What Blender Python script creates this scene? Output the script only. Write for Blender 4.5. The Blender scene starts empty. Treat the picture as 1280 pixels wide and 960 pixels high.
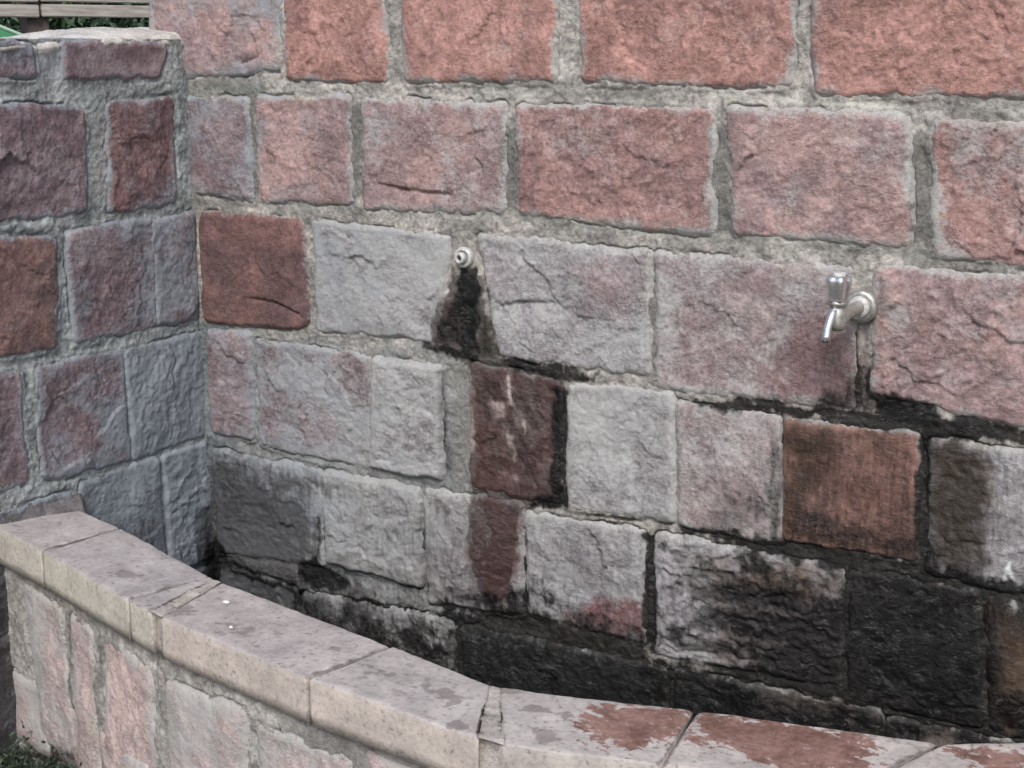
import bpy, bmesh, math, random
import numpy as np
from mathutils import Matrix, Vector

# ------------------------------------------------------------------ camera
FPX, HORIZON = 1825.0, 52.0
PITCH = math.atan((480 - HORIZON) / FPX)
AZ = math.radians(58.2)
GZ = 0.76                                   # height of the third mortar bed above the ground
CAM = np.array([2.2197, -2.2910, 0.5954 + GZ])
FWH = np.array([-math.cos(AZ), math.sin(AZ), 0.0])
FWD = FWH * math.cos(PITCH) - np.array([0, 0, 1.0]) * math.sin(PITCH)
RGT = np.array([math.sin(AZ), math.cos(AZ), 0.0])
UPV = np.cross(RGT, FWD)

scene = bpy.context.scene
col = scene.collection
cd = bpy.data.cameras.new('camera')
cam = bpy.data.objects.new('camera', cd)
col.objects.link(cam)
m = Matrix.Identity(4)
for i in range(3):
    m[i][0], m[i][1], m[i][2], m[i][3] = RGT[i], UPV[i], -FWD[i], CAM[i]
cam.matrix_world = m
cd.sensor_width = 36.0
cd.lens = FPX / 1280 * 36.0
cd.clip_start, cd.clip_end = 0.05, 500
scene.camera = cam

# ------------------------------------------------------------------ light: soft open shade under a bright overcast sky
SUN_EL, SUN_AZ = math.radians(46), math.radians(24)     # azimuth measured from -Y towards +X
w = bpy.data.worlds.new('World')
scene.world = w
w.use_nodes = True
nt = w.node_tree
for n in list(nt.nodes):
    nt.nodes.remove(n)
out = nt.nodes.new('ShaderNodeOutputWorld')
bg = nt.nodes.new('ShaderNodeBackground')
sky = nt.nodes.new('ShaderNodeTexSky')
sky.sky_type = 'NISHITA'
sky.sun_disc = False
sky.sun_elevation = SUN_EL
sdir = Vector((math.sin(SUN_AZ) * math.cos(SUN_EL), -math.cos(SUN_AZ) * math.cos(SUN_EL), math.sin(SUN_EL)))
sky.sun_rotation = math.atan2(sdir.x, sdir.y)
sky.air_density, sky.dust_density, sky.ozone_density = 1.0, 2.5, 1.5
bg.inputs['Strength'].default_value = 0.125
nt.links.new(sky.outputs[0], bg.inputs['Color'])
nt.links.new(bg.outputs[0], out.inputs['Surface'])
ld = bpy.data.lights.new('sun', 'SUN')
ld.energy = 1.9
ld.angle = math.radians(22)
ld.color = (1.0, 0.985, 0.965)
sun = bpy.data.objects.new('sun', ld)
col.objects.link(sun)
sun.rotation_euler = sdir.to_track_quat('Z', 'Y').to_euler()
vs = scene.view_settings
vs.view_transform = 'Standard'
vs.look = 'None'
vs.exposure = 0.45
vs.gamma = 1.0

# ------------------------------------------------------------------ photo geometry helpers
def ray(x, y):
    return FWD * FPX + RGT * (x - 640) + UPV * (480 - y)
def back(p):                                 # a point of the photo on the back wall's plane -> (x, z)
    d = ray(*p); t = -CAM[1] / d[1]; q = CAM + d * t
    return (q[0], q[2])
def left(p):                                 # ... on the left wall's plane -> (a, z), a measured from the corner towards the viewer
    d = ray(*p); t = -CAM[0] / d[0]; q = CAM + d * t
    return (-q[1], q[2])
def level(p, z):
    d = ray(*p); t = (z - CAM[2]) / d[2]; q = CAM + d * t
    return np.array([q[0], q[1]])

# ------------------------------------------------------------------ noise
def _h(ix, iy, seed):
    h = (ix.astype(np.int64) * 374761393 + iy.astype(np.int64) * 668265263 + seed * 974634777) & 0xFFFFFFFF
    h = ((h ^ (h >> 13)) * 1274126177) & 0xFFFFFFFF
    h = ((h ^ (h >> 16)) * 2246822519) & 0xFFFFFFFF
    return ((h ^ (h >> 15)) & 0xFFFFFF).astype(np.float64) / 0xFFFFFF
def vn(x, y, seed=0):
    fx, fy = np.floor(x), np.floor(y)
    u, v = x - fx, y - fy
    u = u * u * u * (u * (u * 6 - 15) + 10); v = v * v * v * (v * (v * 6 - 15) + 10)
    a, b = _h(fx, fy, seed), _h(fx + 1, fy, seed)
    c, d = _h(fx, fy + 1, seed), _h(fx + 1, fy + 1, seed)
    return ((a * (1 - u) + b * u) * (1 - v) + (c * (1 - u) + d * u) * v) * 2 - 1
def fbm(x, y, size, octv=4, seed=0, gain=0.55):
    s, amp, tot = 0, 1.0, 0
    f = 1.0 / size
    for o in range(octv):
        s = s + amp * vn(x * f + 17.3 * o, y * f - 9.1 * o, seed + o * 31)
        tot += amp; amp *= gain; f *= 2.03
    return s / tot * 1.5
def facets(x, y, size, seed):                # broken planes: every cell is a tilted plane
    x = x / size; y = y / size
    fx, fy = np.floor(x), np.floor(y)
    best = np.full(x.shape, 9.0); res = np.zeros(x.shape)
    for i in (-1, 0, 1):
        for j in (-1, 0, 1):
            cx, cy = fx + i, fy + j
            px = cx + _h(cx, cy, seed); py = cy + _h(cx, cy, seed + 1)
            dx, dy = x - px, y - py
            d = dx * dx + dy * dy
            h = (_h(cx, cy, seed + 2) - .5) * .4 + dx * (_h(cx, cy, seed + 3) - .5) * 1.8 + dy * (_h(cx, cy, seed + 4) - .5) * 1.8
            k = d < best
            res = np.where(k, h, res); best = np.where(k, d, best)
    return res
def sstep(a, b, x):
    t = np.clip((x - a) / (b - a), 0, 1)
    return t * t * (3 - 2 * t)
def lin(c, sat=1.0):
    c = np.array(c, float) / 255.0
    c = c.mean() + (c - c.mean()) * sat
    return np.where(c <= 0.04045, c / 12.92, ((c + 0.055) / 1.055) ** 2.4)
def polydist(poly, x, y):                    # signed distance, positive inside
    p = np.array(poly, float); n = len(p)
    d = np.full(x.shape, 1e9); ins = np.zeros(x.shape, bool)
    for i in range(n):
        x0, y0 = p[i]; x1, y1 = p[(i + 1) % n]
        ex, ey = x1 - x0, y1 - y0
        t = np.clip(((x - x0) * ex + (y - y0) * ey) / (ex * ex + ey * ey + 1e-12), 0, 1)
        d = np.minimum(d, (x - x0 - t * ex) ** 2 + (y - y0 - t * ey) ** 2)
        c = ((y0 > y) != (y1 > y)) & (x < (x1 - x0) * (y - y0) / (y1 - y0 + 1e-12) + x0)
        ins ^= c
    d = np.sqrt(d)
    return np.where(ins, d, -d)

# ------------------------------------------------------------------ materials
def new_mat(name):
    mt = bpy.data.materials.new(name); mt.use_nodes = True
    t = mt.node_tree
    for n in list(t.nodes): t.nodes.remove(n)
    o = t.nodes.new('ShaderNodeOutputMaterial'); b = t.nodes.new('ShaderNodeBsdfPrincipled')
    t.links.new(b.outputs[0], o.inputs['Surface'])
    return mt, t, b
class NT:
    def __init__(s, t): s.t = t
    def n(s, k, **kw):
        nd = s.t.nodes.new(k)
        for a, v in kw.items():
            setattr(nd, a, v)
        return nd
    def l(s, a, b): s.t.links.new(a, b)
    def val(s, sock, v):
        if hasattr(v, 'node'): s.l(v, sock)
        else: sock.default_value = v
    def math(s, op, a, b=0.0, c=0.0, clamp=False):
        nd = s.n('ShaderNodeMath', operation=op, use_clamp=clamp)
        s.val(nd.inputs[0], a); s.val(nd.inputs[1], b); s.val(nd.inputs[2], c)
        return nd.outputs[0]
    def mix(s, f, a, b, mode='MIX'):
        nd = s.n('ShaderNodeMix', data_type='RGBA', blend_type=mode)
        s.val(nd.inputs[0], f); s.val(nd.inputs[6], a); s.val(nd.inputs[7], b)
        return nd.outputs[2]
    def noise(s, vec, scale, detail=4.0, rough=0.55, dist=0.0):
        nd = s.n('ShaderNodeTexNoise'); s.l(vec, nd.inputs['Vector'])
        nd.inputs['Scale'].default_value = scale; nd.inputs['Detail'].default_value = detail
        nd.inputs['Roughness'].default_value = rough; nd.inputs['Distortion'].default_value = dist
        return nd.outputs['Fac']
    def step(s, x, a, b, lo=0.0, hi=1.0):
        nd = s.n('ShaderNodeMapRange', interpolation_type='SMOOTHSTEP')
        s.val(nd.inputs[0], x); nd.inputs[1].default_value = a; nd.inputs[2].default_value = b
        nd.inputs[3].default_value = lo; nd.inputs[4].default_value = hi
        return nd.outputs[0]

def masonry(name, fine=0.0012, mortar=False):
    """colour comes from 'paint' (rock or mortar colour); 'marks' holds lime bloom, damp, black growth and grit"""
    mt, t, b = new_mat(name); k = NT(t)
    tc = k.n('ShaderNodeTexCoord').outputs['Object']
    paint = k.n('ShaderNodeAttribute', attribute_name='paint').outputs['Color']
    mka = k.n('ShaderNodeAttribute', attribute_name='marks'); mk = k.n('ShaderNodeSeparateColor'); k.l(mka.outputs['Color'], mk.inputs[0])
    lime, damp_shade, moss = mk.outputs[0], mk.outputs[1], mk.outputs[2]
    nA = k.noise(tc, 34, 6, .62)
    nB = k.noise(tc, 150, 5, .65)
    nC = k.noise(tc, 520, 3, .6)
    nD = k.noise(tc, 12, 4, .5)
    mpv = k.n('ShaderNodeMapping'); k.l(tc, mpv.inputs[0]); mpv.inputs['Scale'].default_value = (1, 1, .2)
    nV = k.noise(mpv.outputs[0], 130, 4, .65)
    v = k.math('ADD', k.math('MULTIPLY', nA, .22), k.math('ADD', k.math('MULTIPLY', nB, .42), k.math('MULTIPLY', nC, .36)))
    gain = k.step(v, .36, .64, .68, 1.30)
    c = k.mix(1.0, paint, k.mix(gain, (0, 0, 0, 1), (1, 1, 1, 1)), 'MULTIPLY') if False else None
    vm = k.n('ShaderNodeVectorMath', operation='SCALE'); k.l(paint, vm.inputs[0]); k.l(gain, vm.inputs['Scale'])
    c = vm.outputs[0]
    # dark pits and pale grains
    pit = k.step(nB, .30, .38, 1, 0)
    c = k.mix(k.math('MULTIPLY', pit, .45), c, (.06, .055, .05, 1))
    gr = k.step(nC, .60, .72)
    c = k.mix(k.math('MULTIPLY', gr, .28), c, (.55, .53, .50, 1))
    # lime bloom, cool skylight near the corner put into its tint
    lm = k.math('ADD', lime, k.math('MULTIPLY', k.math('SUBTRACT', k.math('ADD', k.math('MULTIPLY', nA, .5), k.math('MULTIPLY', nB, .5)), .5), 2.2))
    lf = k.step(lm, .12, .92)
    sx = k.n('ShaderNodeSeparateXYZ'); k.l(tc, sx.inputs[0])
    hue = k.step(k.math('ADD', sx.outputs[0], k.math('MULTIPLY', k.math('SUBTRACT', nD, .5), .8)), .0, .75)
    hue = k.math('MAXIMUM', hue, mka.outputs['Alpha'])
    lime_sky_col = k.mix(hue, (.235, .262, .285, 1), (.375, .372, .36, 1))
    vm2 = k.n('ShaderNodeVectorMath', operation='SCALE'); k.l(lime_sky_col, vm2.inputs[0]); k.l(k.step(v, .3, .7, .80, 1.18), vm2.inputs['Scale'])
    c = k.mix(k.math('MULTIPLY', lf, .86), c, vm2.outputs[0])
    # damp, plus lower-left shade painted through the same mask
    dm = k.math('ADD', k.math('MULTIPLY', damp_shade, 1.15), k.math('MULTIPLY', k.math('SUBTRACT', k.math('ADD', k.math('MULTIPLY', nA, .35), k.math('ADD', k.math('MULTIPLY', nB, .25), k.math('MULTIPLY', nV, .4))), .5), 1.5))
    df = k.step(dm, .22, .74)
    vm3 = k.n('ShaderNodeVectorMath', operation='MULTIPLY'); k.l(c, vm3.inputs[0]); vm3.inputs[1].default_value = (.37, .345, .34)
    c = k.mix(df, c, vm3.outputs[0])
    # black growth
    mm = k.math('ADD', k.math('MULTIPLY', moss, 1.35), k.math('MULTIPLY', k.math('SUBTRACT', k.math('ADD', k.math('MULTIPLY', nA, .3), k.math('ADD', k.math('MULTIPLY', nB, .4), k.math('MULTIPLY', nV, .2))), .5), 2.1))
    mf = k.step(mm, .16, .92)
    vm4 = k.n('ShaderNodeVectorMath', operation='MULTIPLY_ADD'); k.l(c, vm4.inputs[0]); vm4.inputs[1].default_value = (.055, .050, .046); vm4.inputs[2].default_value = (.0018, .0024, .0030)
    c = k.mix(mf, c, vm4.outputs[0])
    # salty pale crumbs left over the growth
    cr = k.math('MULTIPLY', k.step(nC, .60, .70), k.step(nA, .48, .62))
    c = k.mix(k.math('MULTIPLY', k.math('MULTIPLY', cr, mf), .55), c, (.30, .30, .29, 1))
    mpf = k.n('ShaderNodeMapping'); k.l(tc, mpf.inputs[0]); mpf.inputs['Rotation'].default_value = (0, math.radians(-14), 0); mpf.inputs['Scale'].default_value = (.32, 1, 1.1)
    nK = k.noise(mpf.outputs[0], 170, 5, .7, .8)
    fl_ = k.math('MULTIPLY', k.step(nK, .53, .66), k.step(nA, .40, .60))
    c = k.mix(k.math('MULTIPLY', k.math('MULTIPLY', fl_, mf), .38), c, (.20, .19, .17, 1))
    k.l(c, b.inputs['Base Color'])
    wetall = k.math('MAXIMUM', df, k.math('MULTIPLY', mf, .8))
    rg = k.mix(wetall, (.92, .92, .92, 1), (.36, .36, .36, 1))
    k.l(rg, b.inputs['Roughness'])
    b.inputs['Specular IOR Level'].default_value = .3
    mp = k.n('ShaderNodeMapping'); k.l(tc, mp.inputs[0]); mp.inputs['Rotation'].default_value = (0, math.radians(58), 0); mp.inputs['Scale'].default_value = (.42, 1, 1)
    nS = k.noise(mp.outputs[0], 120, 5, .6, .4)
    nF = k.noise(tc, 210, 5, .72)
    h = k.math('ADD', k.math('MULTIPLY', nF, 1.3), k.math('MULTIPLY', nC, .5))
    h = k.math('ADD', h, k.math('MULTIPLY', nS, .5 if mortar else 1.3))
    h = k.math('MULTIPLY', h, k.math('MULTIPLY', k.step(nD, .36, .62, .40, 1.25), k.math('SUBTRACT', 1.0, k.math('MULTIPLY', lf, .40))))
    bp = k.n('ShaderNodeBump'); bp.inputs['Strength'].default_value = .9 if mortar else .75
    bp.inputs['Distance'].default_value = fine * (1.5 if mortar else 1.0)
    k.l(h, bp.inputs['Height']); k.l(bp.outputs[0], b.inputs['Normal'])
    return mt
M_STONE = masonry('split_sandstone', .0031)
M_MORTAR = masonry('lime_mortar', .0022, True)

def paver_mat():
    mt, t, b = new_mat('cut_paver'); k = NT(t)
    tc = k.n('ShaderNodeTexCoord').outputs['Object']
    paint = k.n('ShaderNodeAttribute', attribute_name='paint').outputs['Color']
    mk = k.n('ShaderNodeSeparateColor'); k.l(k.n('ShaderNodeAttribute', attribute_name='marks').outputs['Color'], mk.inputs[0])
    dirt, damp_shade, side = mk.outputs[0], mk.outputs[1], mk.outputs[2]
    nA = k.noise(tc, 22, 6, .6); nB = k.noise(tc, 120, 5, .65); nC = k.noise(tc, 600, 2, .5); mpx = k.n('ShaderNodeMapping'); k.l(tc, mpx.inputs[0]); mpx.inputs['Scale'].default_value = (.75, 1.15, 1); nE = k.noise(mpx.outputs[0], 60, 8, .68, .6)
    vm = k.n('ShaderNodeVectorMath', operation='SCALE'); k.l(paint, vm.inputs[0])
    k.l(k.math('MULTIPLY', k.step(nA, .3, .7, .86, 1.12), k.step(nB, .3, .7, .88, 1.12)), vm.inputs['Scale'])
    c = vm.outputs[0]
    c = k.mix(k.math('MULTIPLY', k.step(nB, .32, .40, 1, 0), .55), c, (.10, .085, .08, 1))
    c = k.mix(k.math('MULTIPLY', k.step(nC, .60, .70), .35), c, (.50, .48, .46, 1))
    dm = k.math('ADD', dirt, k.math('MULTIPLY', k.math('SUBTRACT', nE, .5), 1.4))
    c = k.mix(k.math('MULTIPLY', k.step(dm, .5, .8), .55), c, (.13, .105, .10, 1))
    wm = k.math('ADD', damp_shade, k.math('MULTIPLY', k.math('SUBTRACT', nE, .5), 2.3))
    wf = k.step(wm, .44, .54)
    c = k.mix(wf, c, k.mix(k.step(k.math('ADD', k.math('MULTIPLY', nA, .6), k.math('MULTIPLY', nB, .4)), .36, .64), (.135, .072, .056, 1), (.30, .18, .15, 1)))
    k.l(c, b.inputs['Base Color'])
    k.l(k.step(wf, 0, 1, .85, .45), b.inputs['Roughness'])
    b.inputs['Specular IOR Level'].default_value = .3
    bp = k.n('ShaderNodeBump'); bp.inputs['Strength'].default_value = .8; bp.inputs['Distance'].default_value = .0022
    k.l(k.math('ADD', nA, k.math('ADD', k.math('MULTIPLY', nB, .7), k.math('MULTIPLY', nC, .3))), bp.inputs['Height'])
    k.l(bp.outputs[0], b.inputs['Normal'])
    return mt
M_PAVER = paver_mat()

def simple(name, c1, c2, scale=20, rough=.7, metal=0.0, bump=.001, stretch=None):
    mt, t, b = new_mat(name); k = NT(t)
    tc = k.n('ShaderNodeTexCoord').outputs['Object']
    if stretch:
        mp = k.n('ShaderNodeMapping'); k.l(tc, mp.inputs[0]); mp.inputs['Scale'].default_value = stretch; tc = mp.outputs[0]
    nA = k.noise(tc, scale, 6, .6)
    k.l(k.mix(k.step(nA, .3, .7), (*c1, 1), (*c2, 1)), b.inputs['Base Color'])
    b.inputs['Metallic'].default_value = metal
    k.l(k.step(nA, .3, .7, rough * .85, min(1, rough * 1.15)), b.inputs['Roughness'])
    if bump:
        bp = k.n('ShaderNodeBump'); bp.inputs['Distance'].default_value = bump; bp.inputs['Strength'].default_value = .6
        k.l(nA, bp.inputs['Height']); k.l(bp.outputs[0], b.inputs['Normal'])
    return mt
M_CHROME = simple('worn_chrome', (.66, .66, .65), (.92, .92, .91), 90, .20, .93, .0001)
M_DULL = simple('limed_nickel', (.36, .35, .31), (.58, .57, .52), 140, .42, .75, .0004)
M_WHITE = simple('chalky_white_metal', (.36, .36, .34), (.62, .61, .59), 200, .5, .15, .0004)
M_DARK = simple('dark_socket', (.03, .03, .03), (.08, .08, .08), 100, .6, .3)
M_WOOD = simple('weathered_timber', (.30, .26, .22), (.50, .45, .39), 9, .85, 0, .002, (1, 1, 9))
M_WOOD2 = simple('dark_post_timber', (.085, .06, .05), (.17, .12, .10), 9, .85, 0, .002)
M_GREEN = simple('green_painted_sheet', (.022, .17, .060), (.035, .22, .085), 6, .5)
M_EDGE = simple('pale_green_edge', (.26, .42, .30), (.36, .50, .38), 12, .5)
M_LEAF = simple('dark_leaves', (.012, .030, .012), (.045, .085, .035), 14, .6, 0, 0)
M_LEAF2 = simple('weed_leaves', (.012, .022, .012), (.055, .085, .05), 60, .55, 0, 0)
M_BARK = simple('bark', (.05, .035, .028), (.12, .09, .07), 20, .9, 0, .01)
M_GROUND = simple('packed_earth', (.035, .032, .026), (.10, .09, .075), 8, .95, 0, .02)
M_DROP = simple('bird_dropping', (.48, .47, .45), (.66, .65, .63), 100, .7)

# ------------------------------------------------------------------ object helpers
def mesh_obj(name, verts, faces, mat, parent=None, attrs=None, smooth=True):
    """verts (N,3) array, faces (M,4) array or list of lists"""
    me = bpy.data.meshes.new(name)
    if isinstance(faces, np.ndarray):
        n, kk = faces.shape
        me.vertices.add(len(verts)); me.vertices.foreach_set('co', np.asarray(verts, np.float32).ravel())
        me.loops.add(n * kk); me.loops.foreach_set('vertex_index', faces.astype(np.int32).ravel())
        me.polygons.add(n)
        me.polygons.foreach_set('loop_start', np.arange(0, n * kk, kk, dtype=np.int32))
        me.polygons.foreach_set('loop_total', np.full(n, kk, np.int32))
        me.update(calc_edges=True)
    else:
        me.from_pydata([tuple(v) for v in verts], [], faces)
    me.polygons.foreach_set('use_smooth', np.full(len(me.polygons), smooth, bool))
    if attrs:
        for an, arr in attrs.items():
            a = me.attributes.new(an, 'FLOAT_COLOR', 'POINT')
            arr = np.asarray(arr); buf = np.zeros((len(verts), 4), np.float32); buf[:, :arr.shape[1]] = arr
            a.data.foreach_set('color', buf.ravel())
    me.materials.append(mat)
    me.validate()
    o = bpy.data.objects.new(name, me); col.objects.link(o)
    if parent is not None: o.parent = parent
    return o
def bm_obj(name, bm, mat, parent=None, smooth=True):
    me = bpy.data.meshes.new(name)
    bmesh.ops.recalc_face_normals(bm, faces=bm.faces)
    bm.to_mesh(me); bm.free()
    me.polygons.foreach_set('use_smooth', np.full(len(me.polygons), smooth, bool))
    me.materials.append(mat)
    o = bpy.data.objects.new(name, me); col.objects.link(o)
    if parent is not None: o.parent = parent
    return o
def thing(name, label, cat, loc=(0, 0, 0), group=None):
    o = bpy.data.objects.new(name, None); col.objects.link(o)
    o.location = loc; o['label'] = label; o['category'] = cat
    if group: o['group'] = group
    return o
def keep(o, parent):                         # parent without moving (thing stands at its own base)
    o.parent = parent
    o.matrix_parent_inverse = Matrix.Translation(-Vector(parent.location))
    return o
def tag(o, label, cat=None, kind=None):
    o['label'] = label
    if cat: o['category'] = cat
    if kind: o['kind'] = kind
    return o

# ------------------------------------------------------------------ a masonry surface
class Surf:
    """maps (a, b, h): a along, b up, h out of the face"""
    def __init__(s, fn, unproj, seed):
        s.fn, s.un, s.seed = fn, unproj, seed
        s.warm = 0.0; s.stones = []; s.marks = []; s.blobs = []; s.mblobs = []
    def q(s, pts): return [s.un(p) for p in pts]
    def wob(s, a, b, seed):
        return fbm(a, b, .034, 4, seed) * .0046 + vn(a / .006, b / .006, seed + 9) * .0009
def quad_d(qd, a, b, r):
    ds = []
    for i in range(4):                        # TL,TR,BR,BL clockwise: inside on the right
        x0, y0 = qd[i]; x1, y1 = qd[(i + 1) % 4]
        L = math.hypot(x1 - x0, y1 - y0) + 1e-9
        ds.append(((x1 - x0) * (y0 - b) - (y1 - y0) * (x0 - a)) / L * 1.0)
    # signed distance to every edge line, positive inside
    dx = np.minimum(ds[1], ds[3]); dy = np.minimum(ds[0], ds[2])
    d = np.minimum(dx, dy)
    rr = r
    c = (dx < rr) & (dy < rr)
    return np.where(c, rr - np.hypot(rr - dx, rr - dy), d)

def field_marks(S, a, b):
    """lime, damp, moss shared by stones and mortar of this surface"""
    wa = fbm(a, b, .030, 4, 401, .62) * .0085; b = b + fbm(a, b, .030, 4, 402, .62) * .0085; a = a + wa
    lime = np.zeros(a.shape); damp_shade = np.zeros(a.shape); moss = np.zeros(a.shape)
    for kind, poly, soft, amt in S.marks:
        x0, y0 = np.min(poly, 0) - soft * 2; x1, y1 = np.max(poly, 0) + soft * 2
        k = (a > x0) & (a < x1) & (b > y0) & (b < y1)
        if not k.any(): continue
        d = polydist(poly, a[k], b[k])
        v = .5 + d / (2 * soft)
        if kind in ('damp_shade', 'moss'): v = v + .22 * fbm(a[k] * 1.0, b[k] * .28, .012, 3, 405) * np.clip(1.2 - v * .4, 0, 1)
        if kind in ('damp_shade', 'moss') and soft > .028: v = v + .42 * fbm(a[k], b[k] * 1.8, .05, 5, 407, .68)
        v = np.clip(v, 0, 1) * amt
        tgt = dict(lime=lime, damp_shade=damp_shade, moss=moss)[kind.strip('-')]
        if kind.startswith('-'): tgt[k] -= v
        else: tgt[k] = np.maximum(tgt[k], v)
    return lime, damp_shade, moss
def color_blobs(S, a, b, colr):
    wa = fbm(a, b, .026, 4, 403, .62) * .0075; b = b + fbm(a, b, .026, 4, 404, .62) * .0075; a = a + wa
    for poly, soft, c, amt in S.blobs:
        x0, y0 = np.min(poly, 0) - soft * 2; x1, y1 = np.max(poly, 0) + soft * 2
        k = (a > x0) & (a < x1) & (b > y0) & (b < y1)
        if not k.any(): continue
        d = polydist(poly, a[k], b[k]) + fbm(a[k], b[k], .03, 3, 77) * soft * .8
        v = (sstep(-soft, soft, d) * amt)[:, None]
        colr[k] = colr[k] * (1 - v) + lin(c, .82) * v

def build_stone(S, st, idx, parent, step):
    qd = st['q']; sd = S.seed * 100 + idx * 7
    A = np.array(qd)
    L = (np.linalg.norm(A[1] - A[0]) + np.linalg.norm(A[2] - A[3])) / 2
    Hh = (np.linalg.norm(A[3] - A[0]) + np.linalg.norm(A[2] - A[1])) / 2
    n, mm = max(8, int(L / step)), max(8, int(Hh / step))
    e = .012
    u = np.linspace(-e / L, 1 + e / L, n + 1); v = np.linspace(-e / Hh, 1 + e / Hh, mm + 1)
    U, V = np.meshgrid(u, v, indexing='xy')
    P = ((1 - V)[..., None] * ((1 - U)[..., None] * A[0] + U[..., None] * A[1]) + V[..., None] * ((1 - U)[..., None] * A[3] + U[..., None] * A[2]))
    a, b = P[..., 0], P[..., 1]
    d = quad_d(qd, a, b, st.get('r', .006)) + S.wob(a, b, S.seed) + st.get('g', .0032)
    d0 = d
    H = st.get('h', .0062)
    wd = st.get('sh', .011)
    s = np.clip(d / wd, 0, 1)
    h = np.where(d > 0, H * (1 - (1 - s) ** 2.2), d * 1.6)
    cen = np.clip(d / .03, 0, 1)
    # pillow over the whole face + broken facets + directional chisel ripples
    big = fbm(a, b, .16, 2, sd + 3)
    wa, wb = a + fbm(a, b, .05, 4, sd + 5) * .016, b + fbm(a, b, .05, 4, sd + 6) * .016
    fac = facets(wa, wb, st.get('fs', .105), sd + 11)
    fac2 = facets(wa + .3, wb + .7, st.get('fs', .085) * .36, sd + 21)
    an = math.radians(st.get('ang', 40))
    ra = (wa * math.cos(an) + wb * math.sin(an)) ; rb = (-wa * math.sin(an) + wb * math.cos(an))
    rip = fbm(ra / 2.3, rb, .010, 3, sd + 31)
    vr = random.Random(sd); rough = st.get('rough', 1.0) * vr.uniform(.7, 1.3); rpk = vr.uniform(.5, 1.5); an += vr.uniform(-.5, .5)
    rel = big * .005 + fac * .0048 * rough + fac2 * .0012 * rough + rip * .0015 * rpk * st.get('rip', 1.0) + fbm(a, b, .014, 4, sd + 41, .7) * .0013 * rough
    lf = np.clip(S.limef(a, b), 0, 1) if hasattr(S, 'limef') else 0
    h = h + rel * cen ** .7 * (d > 0)
    if 'cracks' in st:
        for pl in st['cracks']:
            for i in range(len(pl) - 1):
                x0, y0 = pl[i]; x1, y1 = pl[i + 1]
                ex, ey = x1 - x0, y1 - y0
                tt = np.clip(((a - x0) * ex + (b - y0) * ey) / (ex * ex + ey * ey), 0, 1)
                dd = np.hypot(a - x0 - tt * ex, b - y0 - tt * ey) + vn(a / .01, b / .01, sd) * .0015
                below = np.sign((b - y0) * ex - (a - x0) * ey)
                h = h - .006 * np.exp(-(dd / .0028) ** 2) - .0035 * np.exp(-(dd / .014) ** 2) * (below < 0)
    # colour
    c1, c2 = lin(st['c'][0], .80), lin(st['c'][1], .80)
    t = sstep(-.35, .45, fbm(a, b, .075, 4, sd + 51) + rel * 25)[..., None]
    C = c1 * (1 - t) + c2 * t
    C = C * (1 + .16 * rip[..., None]) * (1 + .30 * np.clip(fac2, -1, 1)[..., None] * .4)
    C = C * (1 + .10 * fbm(a, b, .012, 2, sd + 55))[..., None]
    shp = a.shape
    af, bf = a.ravel(), b.ravel()
    C = C.reshape(-1, 3).copy()
    color_blobs(S, af, bf, C)
    lime, damp_shade, moss = field_marks(S, af, bf)
    df = d0.ravel()
    ed = st.get('edge', .016)
    sm = sstep(.45, .62, 1.0 - df / (ed * .80 * (.8 + 1.9 * fbm(af, bf, .045, 4, sd + 81))).clip(.002) + .30 * fbm(af, bf, .006, 3, sd + 82)) * .75 * st.get('eamt', .85)
    C = C * (1 - sm[:, None]) + S.mc * sm[:, None] * (1 + .12 * fbm(af, bf, .008, 2, sd + 83))[:, None]
    smear = np.clip(1.0 - df / (ed * (.9 + 1.7 * fbm(af, bf, .05, 3, sd + 61))).clip(.003), 0, 1) * st.get('eamt', .85)
    base = st.get('lime', .1)
    lv = base + .68 * fbm(af, bf, .085, 5, sd + 71, .6) * (0.35 + base) - rel.ravel() * 10 * base
    lime = lime + np.maximum(smear, lv)
    damp_shade = np.maximum(damp_shade, st.get('damp_shade', 0)); moss = np.maximum(moss, st.get('moss', 0))
    # growth gathers in the joint line
    gi = st.get('gap', 0.0)
    moss = moss + gi * np.exp(-(df / .004) ** 2)
    marks = np.stack([np.clip(lime, 0, 1.2), damp_shade, np.clip(moss, 0, 1.3), 0 * lime + S.warm], -1)
    co = S.fn(af, bf, h.ravel())
    # skirt into the wall
    N1, M1 = n + 1, mm + 1
    I = np.arange(N1 * M1).reshape(M1, N1)
    F = np.stack([I[:-1, :-1], I[1:, :-1], I[1:, 1:], I[:-1, 1:]], -1).reshape(-1, 4)
    ring = np.concatenate([I[0, :], I[1:, -1], I[-1, -2::-1], I[-2:0:-1, 0]])
    rb_ = S.fn(af[ring], bf[ring], np.full(len(ring), -.05))
    base_i = len(af); K = len(ring)
    R0 = np.arange(K) + base_i
    SK = np.stack([ring, np.roll(ring, -1), np.roll(R0, -1), R0], -1)
    F = np.concatenate([F, SK])
    co = np.concatenate([co, rb_])
    C = np.concatenate([C, C[ring]]); marks = np.concatenate([marks, marks[ring]])
    o = mesh_obj(st.get('name', 'stone'), co, F, M_STONE, parent, dict(paint=C, marks=marks))
    if 'label' in st: o['label'] = st['label']
    return o

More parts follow.
